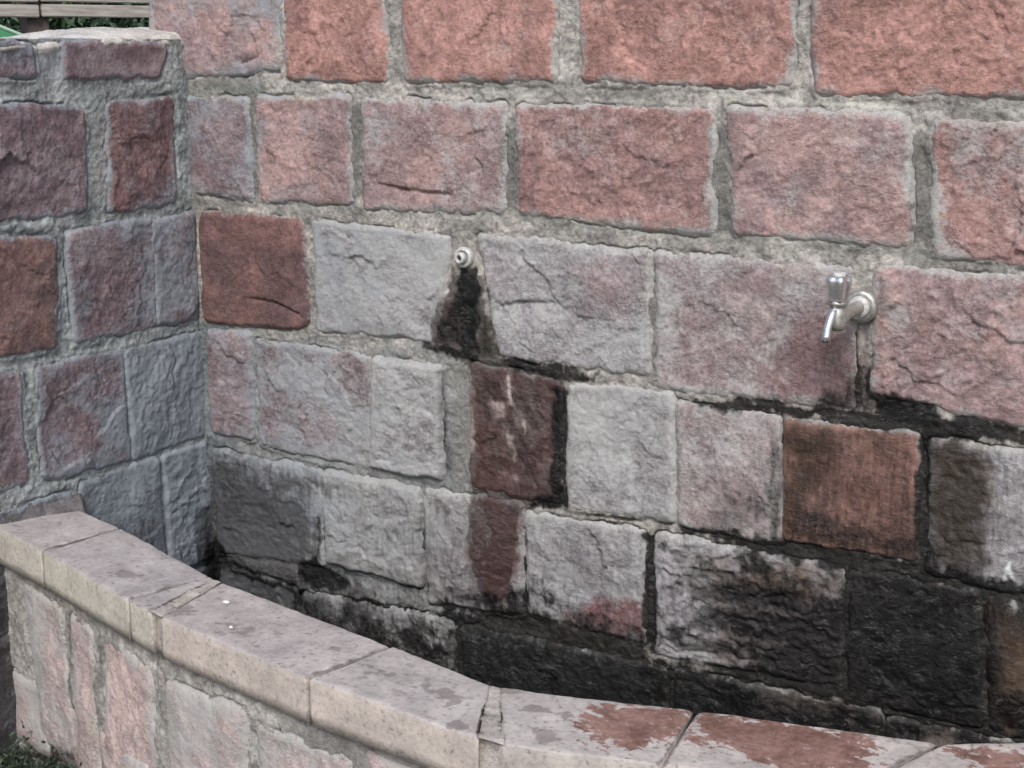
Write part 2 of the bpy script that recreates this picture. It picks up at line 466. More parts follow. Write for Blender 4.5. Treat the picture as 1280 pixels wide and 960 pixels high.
def build_mortar(S, parent, a0, a1, b0, b1, step, colr, name='mortar', fine=None, keep_in=None, skirt=True):
    """height field between the stones; cells lying well inside a stone are left out"""
    def grid(a0, a1, b0, b1, step):
        n, m_ = int((a1 - a0) / step), int((b1 - b0) / step)
        A_, B_ = np.meshgrid(np.linspace(a0, a1, n + 1), np.linspace(b0, b1, m_ + 1))
        a, b = A_.ravel(), B_.ravel()
        wob = S.wob(a, b, S.seed)
        D = np.full(a.shape, -1.0)
        for st in S.stones:
            q = np.array(st['q']); x0, y0 = q.min(0) - .05; x1, y1 = q.max(0) + .05
            k = (a > x0) & (a < x1) & (b > y0) & (b < y1)
            if k.any(): D[k] = np.maximum(D[k], quad_d(st['q'], a[k], b[k], st.get('r', .006)) + st.get('g', .0032))
        D = D + wob
        out = -D                                        # distance outside the stones
        h = .0015 + fbm(a, b, .05, 4, S.seed + 5) * .0026 + fbm(a, b, .010, 3, S.seed + 6) * .0018
        crk = sstep(.0, .5, fbm(a, b, .06, 4, S.seed + 8))       # open cracks along some edges
        h = h - .0095 * crk * np.exp(-((out - .0005) / .0026) ** 2)
        # trowelled strip: a slightly raised or sunk band in the middle of the bed
        band = fbm(a, b, .16, 2, S.seed + 12)
        h = h + band * .0040 * sstep(.004, .010, out)
        h = np.where(out < -.004, h - (-.004 - out) * .5, h)
        C = lin(colr[0]) * np.ones((len(a), 3)); t = sstep(-.4, .5, fbm(a, b, .06, 4, S.seed + 14))[:, None]
        C = C * (1 - t) + lin(colr[1]) * t
        C = C * (1 + .26 * fbm(a, b, .006, 2, S.seed + 15) + .16 * fbm(a, b, .022, 3, S.seed + 16))[:, None]
        C = C * (1 - .35 * (crk * np.exp(-((out - .0005) / .0022) ** 2)))[:, None]
        S.blobs = S.mblobs + S.blobs; color_blobs(S, a, b, C); S.blobs = S.blobs[len(S.mblobs):]
        lime, damp_shade, moss = field_marks(S, a, b)
        lime = lime * .9
        moss = moss * 1.2; moss = moss + S.gapmoss(a, b) * (.55 + .8 * fbm(a, b, .05, 3, 406)) * np.exp(-((out - .001) / .0045) ** 2)
        marks = np.stack([np.clip(lime, 0, 1.2), damp_shade, np.clip(moss, 0, 1.3), 0 * lime + S.warm], -1)
        I = np.arange(len(a)).reshape(m_ + 1, n + 1)
        F = np.stack([I[:-1, :-1], I[:-1, 1:], I[1:, 1:], I[1:, :-1]], -1).reshape(-1, 4)
        deep = (out < -.016)
        F = F[~deep[F].all(1)]
        used = np.zeros(len(a), bool); used[F.ravel()] = True
        idx = np.cumsum(used) - 1
        return S.fn(a[used], b[used], h[used]), idx[F], C[used], marks[used]
    co, F, C, mk = grid(a0, a1, b0, b1, step)
    return mesh_obj(name, co, F[:, ::-1] if S.flip else F, M_MORTAR, parent, dict(paint=C, marks=mk))

# palettes (first, second tone) in photograph terms
ORG = ((177, 128, 116), (158, 113, 104)); RED = ((166, 124, 116), (150, 114, 109)); MAU = ((146, 124, 124), (158, 142, 139))
PNK = ((172, 138, 132), (150, 122, 120)); DRK = ((124, 88, 83), (104, 77, 76)); GRY = ((142, 136, 138), (158, 154, 154))
PLM = ((124, 102, 106), (142, 124, 127)); CHR = ((98, 98, 102), (122, 122, 126)); BRN = ((112, 84, 62), (78, 62, 50))
WRD = ((152, 112, 98), (122, 90, 80)); MAR = ((136, 102, 96), (114, 90, 87)); BLK = ((110, 98, 90), (80, 74, 70))

# ================================================================== back wall
SB = Surf(lambda a, b, h: np.stack([a, -h, b], -1), back, 1)
SB.flip = False; SB.mc = lin((172, 168, 160))
def st(S, pts, c, **kw):
    d = dict(q=[tuple(S.un(p)) for p in pts], c=c); d.update(kw); S.stones.append(d)
# course 0
st(SB, [(184,-70),(343,-70),(350,84),(196,100)], PNK, lime=.34, edge=.035, ang=70, rip=1.5)
st(SB, [(360,-70),(476,-70),(484,100),(362,96)], ORG, lime=.04, ang=65, rip=1.6, edge=.014)
st(SB, [(506,-70),(688,-70),(692,98),(508,98)], ORG, lime=.03, ang=70, rip=1.7, edge=.013)
st(SB, [(724,-70),(988,-70),(988,105),(732,97)], ORG, lime=.05, ang=60, rip=1.8, edge=.014)
st(SB, [(1022,-75),(1320,-78),(1330,118),(1022,112)], ORG, lime=.03, ang=55, rip=1.8, edge=.010)
# course 1
st(SB, [(234,124),(309,126),(315,248),(242,238)], PLM, lime=.30, edge=.020, rip=.7)
st(SB, [(322,125),(434,123),(439,251),(328,250)], PNK, lime=.20, edge=.014, fs=.07)
st(SB, [(456,126),(630,134),(628,262),(458,258)], PNK, lime=.22, edge=.022, ang=20, cracks=1)
st(SB, [(649,134),(889,140),(890,290),(652,265)], RED, lime=.12, edge=.013, ang=55, rip=1.5, rough=.7)
st(SB, [(914,139),(1134,146),(1136,305),(922,289)], PNK, lime=.20, edge=.020, ang=20, rip=1.2, rough=.7)
st(SB, [(1168,152),(1420,165),(1440,345),(1172,317)], RED, lime=.22, edge=.024, ang=50, rip=1.2)
# course 2
st(SB, [(252,265),(380,276),(388,409),(257,402)], DRK, lime=-.1, edge=.006, eamt=.5, rough=.5, rip=.6, r=.014, h=.010)
st(SB, [(392,278),(562,296),(545,424),(399,411)], GRY, lime=.66, edge=.02, ang=30, rip=1.0)
st(SB, [(600,294),(812,318),(812,466),(626,444)], GRY, lime=.55, edge=.02, ang=15, rip=.8)
st(SB, [(822,318),(1062,336),(1068,506),(824,484)], MAU, lime=.36, edge=.018, ang=60, rip=1.3)
st(SB, [(1096,336),(1460,352),(1480,574),(1092,490)], PNK, lime=.24, edge=.018, ang=45, rip=1.6)
# course 3
st(SB, [(261,411),(314,418),(317,548),(267,540)], PLM, lime=.18, edge=.010, h=.009)
st(SB, [(322,427),(464,446),(465,582),(328,554)], PLM, lime=.50, edge=.02, fs=.07)
st(SB, [(469,447),(550,459),(553,597),(467,581)], GRY, lime=.66, edge=.02, h=.017, rough=1.4)
st(SB, [(588,456),(704,478),(697,630),(592,606)], MAR, lime=.10, edge=.006, ang=85, rough=1.1)
st(SB, [(713,482),(840,492),(842,650),(712,636)], GRY, lime=.66, edge=.02)
st(SB, [(848,506),(976,524),(976,680),(851,654)], MAU, lime=.40, edge=.016, ang=80, rip=1.6, rough=1.2)
st(SB, [(982,526),(1146,545),(1149,697),(982,671)], WRD, lime=-.1, edge=.006, ang=50, rough=.6)
st(SB, [(1166,550),(1460,596),(1470,782),(1160,714)], GRY, lime=.25, edge=.01, ang=60, rip=1.4)
# course 4
st(SB, [(268,562),(401,589),(406,706),(275,688)], CHR, lime=.42, edge=.018, ang=10)
st(SB, [(408,590),(526,611),(528,731),(411,700)], GRY, lime=.66, edge=.02, h=.015)
st(SB, [(533,611),(651,631),(653,766),(539,750)], GRY, lime=.40, edge=.012, h=.009, rough=.6)
st(SB, [(660,641),(806,663),(806,803),(663,762)], GRY, lime=.56, edge=.018, ang=60)
st(SB, [(821,668),(1054,712),(1050,856),(822,815)], GRY, lime=.30, edge=.012, ang=15, rip=2.2, rough=1.3)
st(SB, [(1066,713),(1222,741),(1226,906),(1062,871)], BLK, lime=-.1, edge=.01, ang=60, rough=1.2)
st(SB, [(1236,748),(1480,796),(1490,960),(1240,910)], BRN, lime=.1, edge=.01, ang=30, rough=1.2)
# course 5
st(SB, [(275,706),(370,736),(376,850),(275,826)], CHR, lime=.40, edge=.02)
st(SB, [(380,742),(566,776),(572,900),(380,872)], CHR, lime=.42, edge=.02)
st(SB, [(580,782),(832,836),(832,980),(582,930)], CHR, lime=.10, edge=.01)
st(SB, [(846,838),(1100,890),(1104,1040),(848,990)], BLK, lime=.05, edge=.01, ang=15, rip=1.8)
st(SB, [(1112,898),(1500,985),(1510,1130),(1114,1046)], BLK, lime=.0, edge=.01)
SB.stones[7]['cracks'] = [[back(p) for p in [(478,230),(505,236),(535,240),(560,242)]], [back(p) for p in [(598,200),(603,210),(585,218)]]]
SB.stones[0]['cracks'] = [[back(p) for p in [(320,52),(322,72),(304,80)]]]
SB.stones[11]['cracks'] = [[back(p) for p in [(318,372),(350,378),(378,392)]]]
SB.stones[13]['cracks'] = [[back(p) for p in [(627,382),(650,377),(690,378)]]]
for s_ in SB.stones[:11]: s_['g'] = .0080
for s_ in SB.stones[17:]: s_['g'] = .0062
for s_ in SB.stones[11:17]: s_['g'] = .0055
# the wall goes on beyond the frame
rg = random.Random(5)
zs = [1.33, .512, .262, 0.0, -.266, -.530, -.76]
rowz = [(.775 + GZ, .99 + GZ), (.262 + GZ + .012, .5 + GZ)]
def fill_row(S, a_start, a_end, z0, z1, pal, avg=.22):
    a = a_start
    while a < a_end - .06:
        L = min(avg * rg.uniform(.7, 1.3), a_end - a - .02)
        if L < .05: break
        j = lambda: rg.uniform(-.006, .006)
        S.stones.append(dict(q=[(a + j(), z1 + j()), (a + L + j(), z1 + j()), (a + L + j(), z0 + j()), (a + j(), z0 + j())], c=rg.choice(pal), lime=rg.uniform(0, .4), far=True, ang=rg.uniform(10, 80)))
        a += L + .022
def right_end(i): return max(SB.stones[i]['q'][1][0], SB.stones[i]['q'][2][0]) + .022
for i, (z0, z1) in zip((4, 10, 15, 23, 30, 35), ((.525, .762), (.275, .498), (.012, .245), (-.250, -.012), (-.515, -.275), (-.74, -.535))):
    fill_row(SB, right_end(i), 3.1, z0 + GZ, z1 + GZ, [ORG, PNK, RED] if i < 15 else [MAU, CHR, BRN])
fill_row(SB, -.08, 3.1, .785 + GZ, 1.0 + GZ, [ORG, PNK, RED])

def MB(kind, pts, soft=.012, amt=1.0): SB.marks.append((kind, np.array([back(p) for p in pts]), soft, amt))
def CB(pts, soft, c, amt=.8): SB.blobs.append((np.array([back(p) for p in pts]), soft, c, amt))
# drip under the plugged pipe
CB([(592,615),(652,632),(652,700),(642,748),(618,762),(602,732),(590,690)], .014, (124,86,78), .78); MB('-lime', [(592,615),(652,632),(652,700),(642,748),(618,762),(602,732),(590,690)], .008, .6)
CB([(548,392),(580,370),(582,430),(545,428)], .01, (110,84,78), .85); MB('-lime', [(548,392),(580,370),(582,430),(545,428)], .008, .6)
MB('moss', [(575,336),(598,336),(601,372),(598,400),(602,440),(592,456),(578,440),(574,400),(568,380),(572,356)], .008, .95)
MB('moss', [(548,400),(566,372),(576,372),(578,430),(545,430)], .010, .52)
MB('moss', [(600,380),(612,390),(624,446),(600,452)], .012, .42)
MB('moss', [(528,424),(600,440),(600,456),(530,436)], .007, .60)
CB([(600,384),(610,392),(622,440),(602,448)], .008, (120,116,100), .8)
for q_ in ((566,348,4,16), (606,400,5,10), (556,384,4,12), (613,366,3,8)):
    MB('damp_shade', [(q_[0]-q_[2],q_[1]-q_[3]),(q_[0]+q_[2],q_[1]-q_[3]),(q_[0]+q_[2]*.6,q_[1]+q_[3]),(q_[0]-q_[2]*.6,q_[1]+q_[3])], .006, .8)
MB('damp_shade', [(566,345),(604,345),(606,384),(612,396),(624,446),(668,452),(706,476),(703,560),(700,632),(652,634),(650,640),(648,700),(640,745),(618,758),(604,735),(588,690),(590,600),(592,460),(545,430),(543,402)], .007, .98)
MB('moss', [(625,446),(700,456),(748,468),(745,476),(700,474),(640,462)], .008, .75)
MB('moss', [(692,486),(712,486),(706,632),(660,634),(672,618),(690,615)], .008, .8)
MB('moss', [(546,456),(562,456),(566,590),(552,594)], .012, .42)
CB([(566,458),(592,458),(594,600),(570,600)], .01, (132,130,122), .8)
rs = random.Random(12)
for _ in range(34):                          # pale run marks on the wet red block
    cx = rs.gauss(640, 22); cy = rs.uniform(478, 610); w_ = rs.uniform(1.5, 5); h_ = rs.uniform(5, 20) if cy < 580 else rs.uniform(3, 7)
    if not 596 < cx < 694: continue
    pts = [(cx - w_, cy - h_ * rs.uniform(.6, 1)), (cx + w_ * rs.uniform(.2, 1), cy - h_), (cx + w_ * rs.uniform(.6, 1.3), cy + h_ * rs.uniform(.3, 1)), (cx - w_ * rs.uniform(0, 1), cy + h_)]
    k_ = rs.uniform(.35, .8); CB(pts, .005, (176,158,150), k_); MB('-damp_shade', pts, .006, k_ * .8)
for pts in ([(590,466),(602,470),(600,560),(592,600)], [(630,590),(688,592),(684,604),(640,600)]):
    CB(pts, .010, (170,154,146), .5); MB('-damp_shade', pts, .010, .4)
# tap stain
MB('damp_shade', [(975,420),(1000,412),(1062,405),(1080,420),(1078,505),(1000,500),(975,470)], .07, .36)
CB([(985,430),(1030,405),(1075,405),(1076,500),(965,495)], .055, (134,102,99), .8); MB('-lime', [(985,405),(1030,395),(1075,400),(1076,500),(960,492)], .03, .40)
MB('moss', [(1062,450),(1082,460),(1088,495),(1092,520),(1012,510),(1030,485),(1054,480)], .018, .62)
MB('moss', [(1040,470),(1056,420),(1066,425),(1060,480)], .014, .35)
CB([(1100,352),(1125,380),(1120,400),(1095,384)], .01, (112,100,100), .7)
MB('moss', [(862,500),(960,500),(1010,508),(1095,518),(1180,528),(1290,548),(1290,556),(1170,548),(1090,534),(1000,520),(870,510)], .008, .80)
MB('moss', [(1092,488),(1125,492),(1165,508),(1190,522),(1290,540),(1290,552),(1095,530)], .009, .85)
MB('moss', [(1148,544),(1166,546),(1164,705),(1146,705)], .008, .95)
MB('damp_shade', [(1100,492),(1165,508),(1210,530),(1150,530),(1092,520)], .012, .8)
# wet red block and its neighbours
MB('damp_shade', [(972,520),(1148,545),(1152,700),(972,675)], .010, .46)
CB([(985,528),(1060,535),(1030,560),(1000,640),(984,660)], .02, (84,64,46), .75)
CB([(1040,540),(1110,548),(1080,556)], .008, (150,118,100), .5)
CB([(1040,575),(1140,565),(1138,660),(1040,650)], .03, (148,106,93), .75)
MB('damp_shade', [(1155,548),(1236,556),(1244,700),(1225,728),(1155,718)], .022, .70)
CB([(1166,552),(1235,560),(1232,700),(1168,700)], .02, (104,92,74), .85); MB('-lime', [(1160,552),(1238,560),(1236,720),(1160,700)], .02, .6)
MB('moss', [(985,640),(1000,625),(1060,650),(1148,668),(1150,700),(984,676)], .012, .55)
MB('moss', [(958,560),(980,530),(980,680),(955,672)], .015, .55)
# the black run along the lower courses, and broad darkening of blocks there
MB('moss', [(852,655),(980,672),(1160,700),(1300,738),(1300,770),(1160,722),(1040,712),(980,700),(900,672),(852,668)], .012, .95)
MB('moss', [(1040,690),(1160,705),(1235,735),(1300,755),(1300,930),(560,930),(560,782),(620,788),(720,800),(830,818),(930,836),(955,800),(990,745),(1040,735)], .035, .92)
MB('-moss', [(1240,760),(1300,770),(1300,880),(1245,865)], .025, .50)
MB('-moss', [(950,846),(1050,868),(1130,880),(1120,902),(1050,890),(940,880)], .02, .48)
MB('moss', [(900,700),(1000,705),(1040,730),(1050,860),(960,850),(900,822),(860,815),(930,760)], .07, .60)
MB('moss', [(835,678),(1052,714),(1048,856),(835,812)], .05, .80)
CB([(880,690),(1052,716),(1046,852),(900,820)], .04, (112,98,86), .7); MB('-lime', [(880,690),(1052,716),(1046,852),(900,820)], .05, .25)
MB('-moss', [(838,684),(900,694),(905,800),(838,790)], .04, .22)
for y_ in (722, 752, 790, 820):
    MB('-moss', [(870,y_-4),(1040,y_+14),(1044,y_+21),(960,y_+12),(870,y_+3)], .010, .30)
MB('moss', [(640,730),(760,770),(830,800),(830,860),(560,810),(560,760)], .05, .80)
MB('moss', [(372,735),(470,760),(600,770),(600,920),(372,860)], .06, .62)
MB('damp_shade', [(470,600),(560,612),(660,640),(660,800),(470,790)], .09, .42)
MB('damp_shade', [(405,585),(560,612),(820,664),(820,820),(405,740)], .12, .36)
MB('lime', [(790,480),(850,490),(850,660),(790,650)], .03, .2)
MB('damp_shade', [(245,545),(330,575),(300,720),(245,720)], .05, .6)  # shade of the enclosed corner put into the stone colour
MB('moss', [(690,745),(808,765),(808,810),(700,800)], .035, .50)
MB('moss', [(955,520),(1300,560),(1300,760),(960,690)], .06, .34)
MB('moss', [(880,600),(976,600),(976,690),(880,672)], .04, .45)
MB('damp_shade', [(940,500),(1300,548),(1300,760),(940,690)], .05, .34)
CB([(930,700),(1020,716),(1000,750),(930,736)], .02, (110,84,66), .7)
CB([(1240,820),(1290,830),(1290,880),(1240,862)], .02, (104,84,66), .8)
MB('lime', [(600,764),(680,778),(730,800),(640,790)], .012, .6)
MB('moss', [(806,664),(822,668),(822,806),(806,800)], .006, .85)
MB('moss', [(738,780),(800,775),(815,800),(815,830),(720,812)], .02, .5)
CB([(745,752),(805,745),(806,798),(735,785),(700,768)], .014, (128,82,80), .85); MB('-lime', [(745,752),(805,745),(806,798),(735,785),(705,770)], .02, .5)
MB('moss', [(372,706),(398,692),(408,706),(440,730),(415,740),(376,724)], .009, .85)
MB('moss', [(399,640),(405,640),(408,700),(400,700)], .005, .55)
MB('moss', [(255,670),(282,676),(285,698),(372,735),(370,742),(280,712),(278,760),(258,760)], .009, .85)
MB('moss', [(368,730),(382,734),(380,800),(368,800)], .005, .7)
MB('moss', [(545,740),(572,752),(575,780),(556,775)], .010, .65)
MB('moss', [(520,790),(560,782),(580,930),(520,900)], .03, .7)
MB('damp_shade', [(262,545),(400,590),(395,622),(350,618),(300,600),(266,590)], .03, .40)
MB('damp_shade', [(530,605),(560,612),(566,640),(535,640)], .03, .55)
# pale beds high up, rosy margins lower
for pts in ([(600,108),(690,112),(690,124),(600,120)], [(1020,122),(1130,128),(1130,140),(1020,134)], [(1215,126),(1300,130),(1300,148),(1215,142)], [(320,108),(400,112),(400,122),(320,120)], [(880,112),(1000,118),(1000,128),(880,124)]):
    CB(pts, .008, (188,185,174), .8)
CB([(225,100),(330,105),(330,118),(225,122)], .01, (118,122,116), .8)
for pts in ([(314,126),(322,126),(326,248),(316,248)], [(889,160),(912,160),(918,292),(890,290)], [(1136,165),(1166,165),(1170,300),(1138,300)], [(628,150),(648,150),(652,262),(630,262)], [(436,130),(455,130),(456,248),(440,248)], [(812,320),(822,320),(822,470),(812,466)]):
    CB(pts, .006, (112,110,104), .85)
CB([(240,258),(640,276),(900,300),(1300,340),(1300,328),(900,288),(640,262),(240,250)], .01, (136,138,130), .5)
# mould on S2c right edge
CB([(780,340),(808,345),(806,450),(785,440)], .02, (120,118,118), .5)
CB([(720,330),(800,330),(790,400),(730,380)], .03, (150,122,122), .6)
MB('-lime', [(720,330),(800,330),(790,400),(730,380)], .04, .45)
CB([(490,500),(530,470),(555,470),(550,595),(520,590)], .02, (128,124,126), .4)
CB([(790,520),(840,500),(842,640),(800,640)], .02, (120,114,116), .5); MB('-lime', [(800,580),(840,560),(842,640),(800,640)], .015, .4)
for p in ([1262,716],):
    pts = [(p[0]-5,p[1]-4),(p[0]+3,p[1]-12),(p[0]+6,p[1]+10),(p[0]-2,p[1]+12)]
    CB(pts, .003, (235,235,235), 1.0)
MB('lime', [(240,560),(420,590),(560,620),(560,800),(480,830),(240,740)], .05, .55)
MB('damp_shade', [(240,560),(405,600),(405,640),(420,720),(560,760),(580,900),(240,900)], .08, .66)  # basin shade painted in here together with real damp
MB('lime', [(240,400),(470,430),(560,450),(560,620),(240,560)], .05, .22)
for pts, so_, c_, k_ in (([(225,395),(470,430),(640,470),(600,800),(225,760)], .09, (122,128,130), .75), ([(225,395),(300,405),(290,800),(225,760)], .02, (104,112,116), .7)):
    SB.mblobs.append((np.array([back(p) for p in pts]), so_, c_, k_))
MB('lime', [(392,278),(560,296),(545,424),(399,411)], .03, .25)
def gap_back(a, b):
    # joints are darkest towards the damp lower right
    return .75 * sstep(.0, .9, (a - .6) * .9 - (b - GZ) * 1.6) + .02
SB.gapmoss = gap_back

BW = thing('back_wall', 'tall wall of rough pink and grey sandstone blocks carrying the tap, stained black at lower right', 'stone wall', (1.3, 0, 0))
par_back = BW
TOPZ = 1.02 + GZ
E_STEP = .0027
stones_b = []
for i, s_ in enumerate(SB.stones):
    o = build_stone(SB, s_, i, None, .014 if s_.get('far') else E_STEP)
    keep(o, BW)
MC = ((172, 167, 159), (142, 139, 133))
o = build_mortar(SB, None, -.092, 1.93, GZ - .76, .80 + GZ, .0026, MC); keep(o, BW)
o = build_mortar(SB, None, 1.93, 3.15, GZ - .76, .80 + GZ, .010, MC); keep(o, BW)
o = build_mortar(SB, None, -.092, 3.15, .80 + GZ, TOPZ, .010, MC); keep(o, BW)
def box_bm(bm, x0, x1, y0, y1, z0, z1):
    r = bmesh.ops.create_cube(bm, size=1)
    for v in r['verts']:
        v.co.x = (x0 + x1) / 2 + v.co.x * (x1 - x0); v.co.y = (y0 + y1) / 2 + v.co.y * (y1 - y0); v.co.z = (z0 + z1) / 2 + v.co.z * (z1 - z0)
    return r['verts']
M_CORE = simple('rubble_core', (.16, .15, .14), (.30, .29, .27), 25, .95, 0, .006)
M_CEM = simple('cement_cap', (.40, .39, .37), (.58, .57, .55), 30, .95, 0, .006)
bm = bmesh.new(); box_bm(bm, -.0915, 3.149, .012, .30, 0, TOPZ - .002)
keep(bm_obj('wall_core', bm, M_CORE, smooth=False), BW)
bm = bmesh.new(); v = box_bm(bm, -.13, 3.18, -.025, .33, TOPZ, TOPZ + .05); bmesh.ops.bevel(bm, geom=bm.edges[:], offset=.012, segments=3, affect='EDGES')
keep(bm_obj('wall_cap', bm, M_CEM, smooth=False), BW)

# ================================================================== left wall
SL = Surf(lambda a, b, h: np.stack([h, -a, b], -1), left, 2)
SL.flip = True; SL.mc = lin((164, 168, 168))
def mir(pts): return [pts[1], pts[0], pts[3], pts[2]]     # 'a' grows towards the viewer = leftwards in the picture
def sl(pts, c, **kw): st(SL, mir(pts), c, **kw)
sl([(-150,58),(38,56),(42,92),(-150,96)], PLM, lime=.30, edge=.012)
sl([(78,55),(203,58),(196,94),(80,95)], PLM, lime=.02, edge=.006, h=.010, rough=.6)
sl([(-150,130),(102,138),(106,262),(-150,286)], PLM, lime=.12, edge=.016)
sl([(134,132),(213,124),(217,252),(137,262)], ((136,100,98),(118,92,94)), lime=.22, edge=.016)
sl([(-150,300),(66,300),(68,432),(-150,466)], MAR, lime=.0, edge=.012, rough=.5)
sl([(84,292),(188,276),(194,404),(96,426)], PLM, lime=.40, edge=.012)
sl([(190,279),(240,268),(245,396),(196,404)], PLM, lime=.52, edge=.014)
sl([(-150,485),(22,468),(32,602),(-150,650)], PLM, lime=.15, edge=.016)
sl([(46,462),(150,441),(160,574),(56,597)], PLM, lime=.30, edge=.018)
sl([(157,440),(251,418),(253,543),(166,570)], CHR, lime=.58, edge=.02, ang=85, rough=1.3)
sl([(100,606),(195,574),(206,720),(108,750)], CHR, lime=.36, edge=.02)
sl([(203,571),(256,554),(268,690),(214,716)], CHR, lime=.40, edge=.012, h=.009)
sl([(-160,690),(88,618),(92,758),(-160,850)], CHR, lime=.20, edge=.02)
sl([(-160,870),(20,800),(26,930),(-160,1010)], CHR, lime=.10, edge=.01)
sl([(110,770),(264,708),(270,850),(112,930)], CHR, lime=.10, edge=.01)
for s_ in SL.stones: s_['g'] = .0085
for (z0, z1), a0 in zip(((.525, .585), (.275, .498), (.012, .245), (-.250, -.012), (-.515, -.275), (-.74, -.535)), (0, 2, 4, 7, 12, 13)):
    ae = max(p[0] for p in SL.stones[a0]['q']) + .022
    fill_row(SL, ae, 1.45, z0 + GZ, z1 + GZ, [PLM, MAU, CHR, DRK])
def ML(kind, pts, soft=.012, amt=1.0): SL.marks.append((kind, np.array([left(p) for p in pts]), soft, amt))
def CL(pts, soft, c, amt=.8): SL.blobs.append((np.array([left(p) for p in pts]), soft, c, amt))
ML('damp_shade', [(240,640),(272,630),(275,730),(238,720)], .02, .8)
ML('moss', [(252,676),(275,670),(275,730),(256,725)], .012, .7)
ML('damp_shade', [(100,640),(200,640),(240,700),(120,720)], .05, .45)  # painted shade of the basin corner, carried onto the side wall
ML('damp_shade', [(-150,700),(30,690),(30,980),(-150,980)], .05, .60)  # wall outside the basin: its shade painted as darker colour
CL([(42,56),(76,56),(78,95),(42,95)], .01, (148,152,156), .8)
CL([(118,140),(134,140),(136,240),(118,240)], .01, (152,146,144), .6)
ML('moss', [(34,500),(44,500),(48,590),(40,590)], .006, .34)
ML('lime', [(150,440),(262,400),(275,730),(60,700)], .08, .55)
ML('lime', [(150,270),(250,255),(262,400),(160,410)], .06, .42)
SL.gapmoss = lambda a, b: .05 + .3 * sstep(.3, -.6, b - GZ)
LW = thing('side_wall', 'lower purplish grey stone wall with pale cement top, meeting the back wall at the left', 'stone wall', (-.15, -.6, 0))
for i, s_ in enumerate(SL.stones):
    far = s_.get('far'); keep(build_stone(SL, s_, i + 50, None, .014 if far else .0028), LW)
MCL = ((166, 170, 168), (144, 149, 147))
keep(build_mortar(SL, None, -.01, .66, 0, .60 + GZ, .0028, MCL), LW)
keep(build_mortar(SL, None, .66, 1.5, 0, .60 + GZ, .010, MCL), LW)
bm = bmesh.new(); box_bm(bm, -.30, -.012, -1.499, .50, 0, .592 + GZ)
keep(bm_obj('wall_core', bm, M_CORE, smooth=False), LW)
# crowned cement top
ys = np.linspace(.52, -1.51, 420); ts = np.linspace(0, 1, 46)
T, Y = np.meshgrid(ts, ys)
X = .006 - T * .32
crown = .022 * np.sin(np.pi * np.clip(T * 1.0, 0, 1)) ** .6
edge = np.minimum(T, 1 - T)
Zc = .602 + GZ + crown * (.1 + .9 * sstep(-.32, -.07, Y)) - .010 * sstep(-.10, -.34, Y) + fbm(X, Y, .12, 4, 91) * .006 + fbm(X, Y, .02, 3, 92) * .0022 
Zc = Zc - .010 * np.clip(1 - edge / .03, 0, 1) ** 2
X = X + fbm(Y, Y * 0, .05, 3, 93) * .006 * (T < .5)
co = np.stack([X, Y, Zc], -1).reshape(-1, 3)
I = np.arange(co.shape[0]).reshape(len(ys), len(ts))
F = np.stack([I[:-1, :-1], I[:-1, 1:], I[1:, 1:], I[1:, :-1]], -1).reshape(-1, 4)
ring = np.concatenate([I[0, :], I[1:, -1], I[-1, -2::-1], I[-2:0:-1, 0]])
low = co[ring].copy(); low[:, 0] = np.minimum(low[:, 0], -.004); low[:, 2] -= .010 + .004 * fbm(low[:, 0] * 3 + low[:, 1], low[:, 1], .03, 3, 96)
R0 = np.arange(len(ring)) + len(co)
F = np.concatenate([F, np.stack([ring, R0, np.roll(R0, -1), np.roll(ring, -1)], -1)])
co2 = np.concatenate([co, low])
Cc = lin((196, 192, 184)) * (1 + .14 * fbm(co2[:, 0], co2[:, 1], .05, 4, 95))[:, None]
mk = np.zeros((len(co2), 3)); keep(mesh_obj('cement_top', co2, F, M_MORTAR, None, dict(paint=Cc, marks=mk)), LW)

# ================================================================== curved basin wall with paved coping
ZC = -.296 + GZ
OUT_PX = [(-14, 655), (52, 688), (160, 750), (191, 766), (199, 770), (384, 847), (600, 923), (624, 929), (826, 955)]
IN_PX = [(100, 637), (150, 660), (262, 720), (269, 724), (275, 727), (490, 808), (615, 857), (621, 858), (870, 888)]
OU = [level(p, ZC) for p in OUT_PX]; IN = [level(p, ZC) for p in IN_PX]
inn = level((1175, 929), ZC); dv = (OU[-1] - IN[-1])
OU.append(inn + np.array([-.055, -.165])); IN.append(inn)
for oo, ii in (((1.93, -.50), (2.02, -.345)), ((2.22, -.36), (2.16, -.22)), ((2.46, -.20), (2.36, -.06))):
    OU.append(np.array(oo)); IN.append(np.array(ii))
kinds = ['tile', 'tile', 'tile', 'joint', 'tile', 'tile', 'joint', 'tile', 'tile', 'tile', 'tile', 'tile']
BA = thing('basin_wall', 'low curved basin wall of plastered pink stone with mauve paver coping', 'basin', (1.2, -.5, 0))
TH = .072
tcol = [((163,157,155), (183,177,166)), ((161,155,154), (183,178,166)), ((161,155,153), (182,177,165)), None, ((165,157,154), (182,171,162)), ((168,161,157), (182,171,162)), None, ((172,165,160), (172,164,157)), ((174,166,160), (172,164,157)), ((172,164,158), (172,164,157))]
wetpx = [[(735,890),(760,880),(860,885),(868,893),(850,915),(820,925),(790,935),(745,925),(722,905)],
         [(872,890),(940,898),(1085,920),(1090,940),(1080,965),(980,965),(900,930),(860,925)],
         [(1185,935),(1300,940),(1300,960),(1230,962)]]
pinkstrk = []
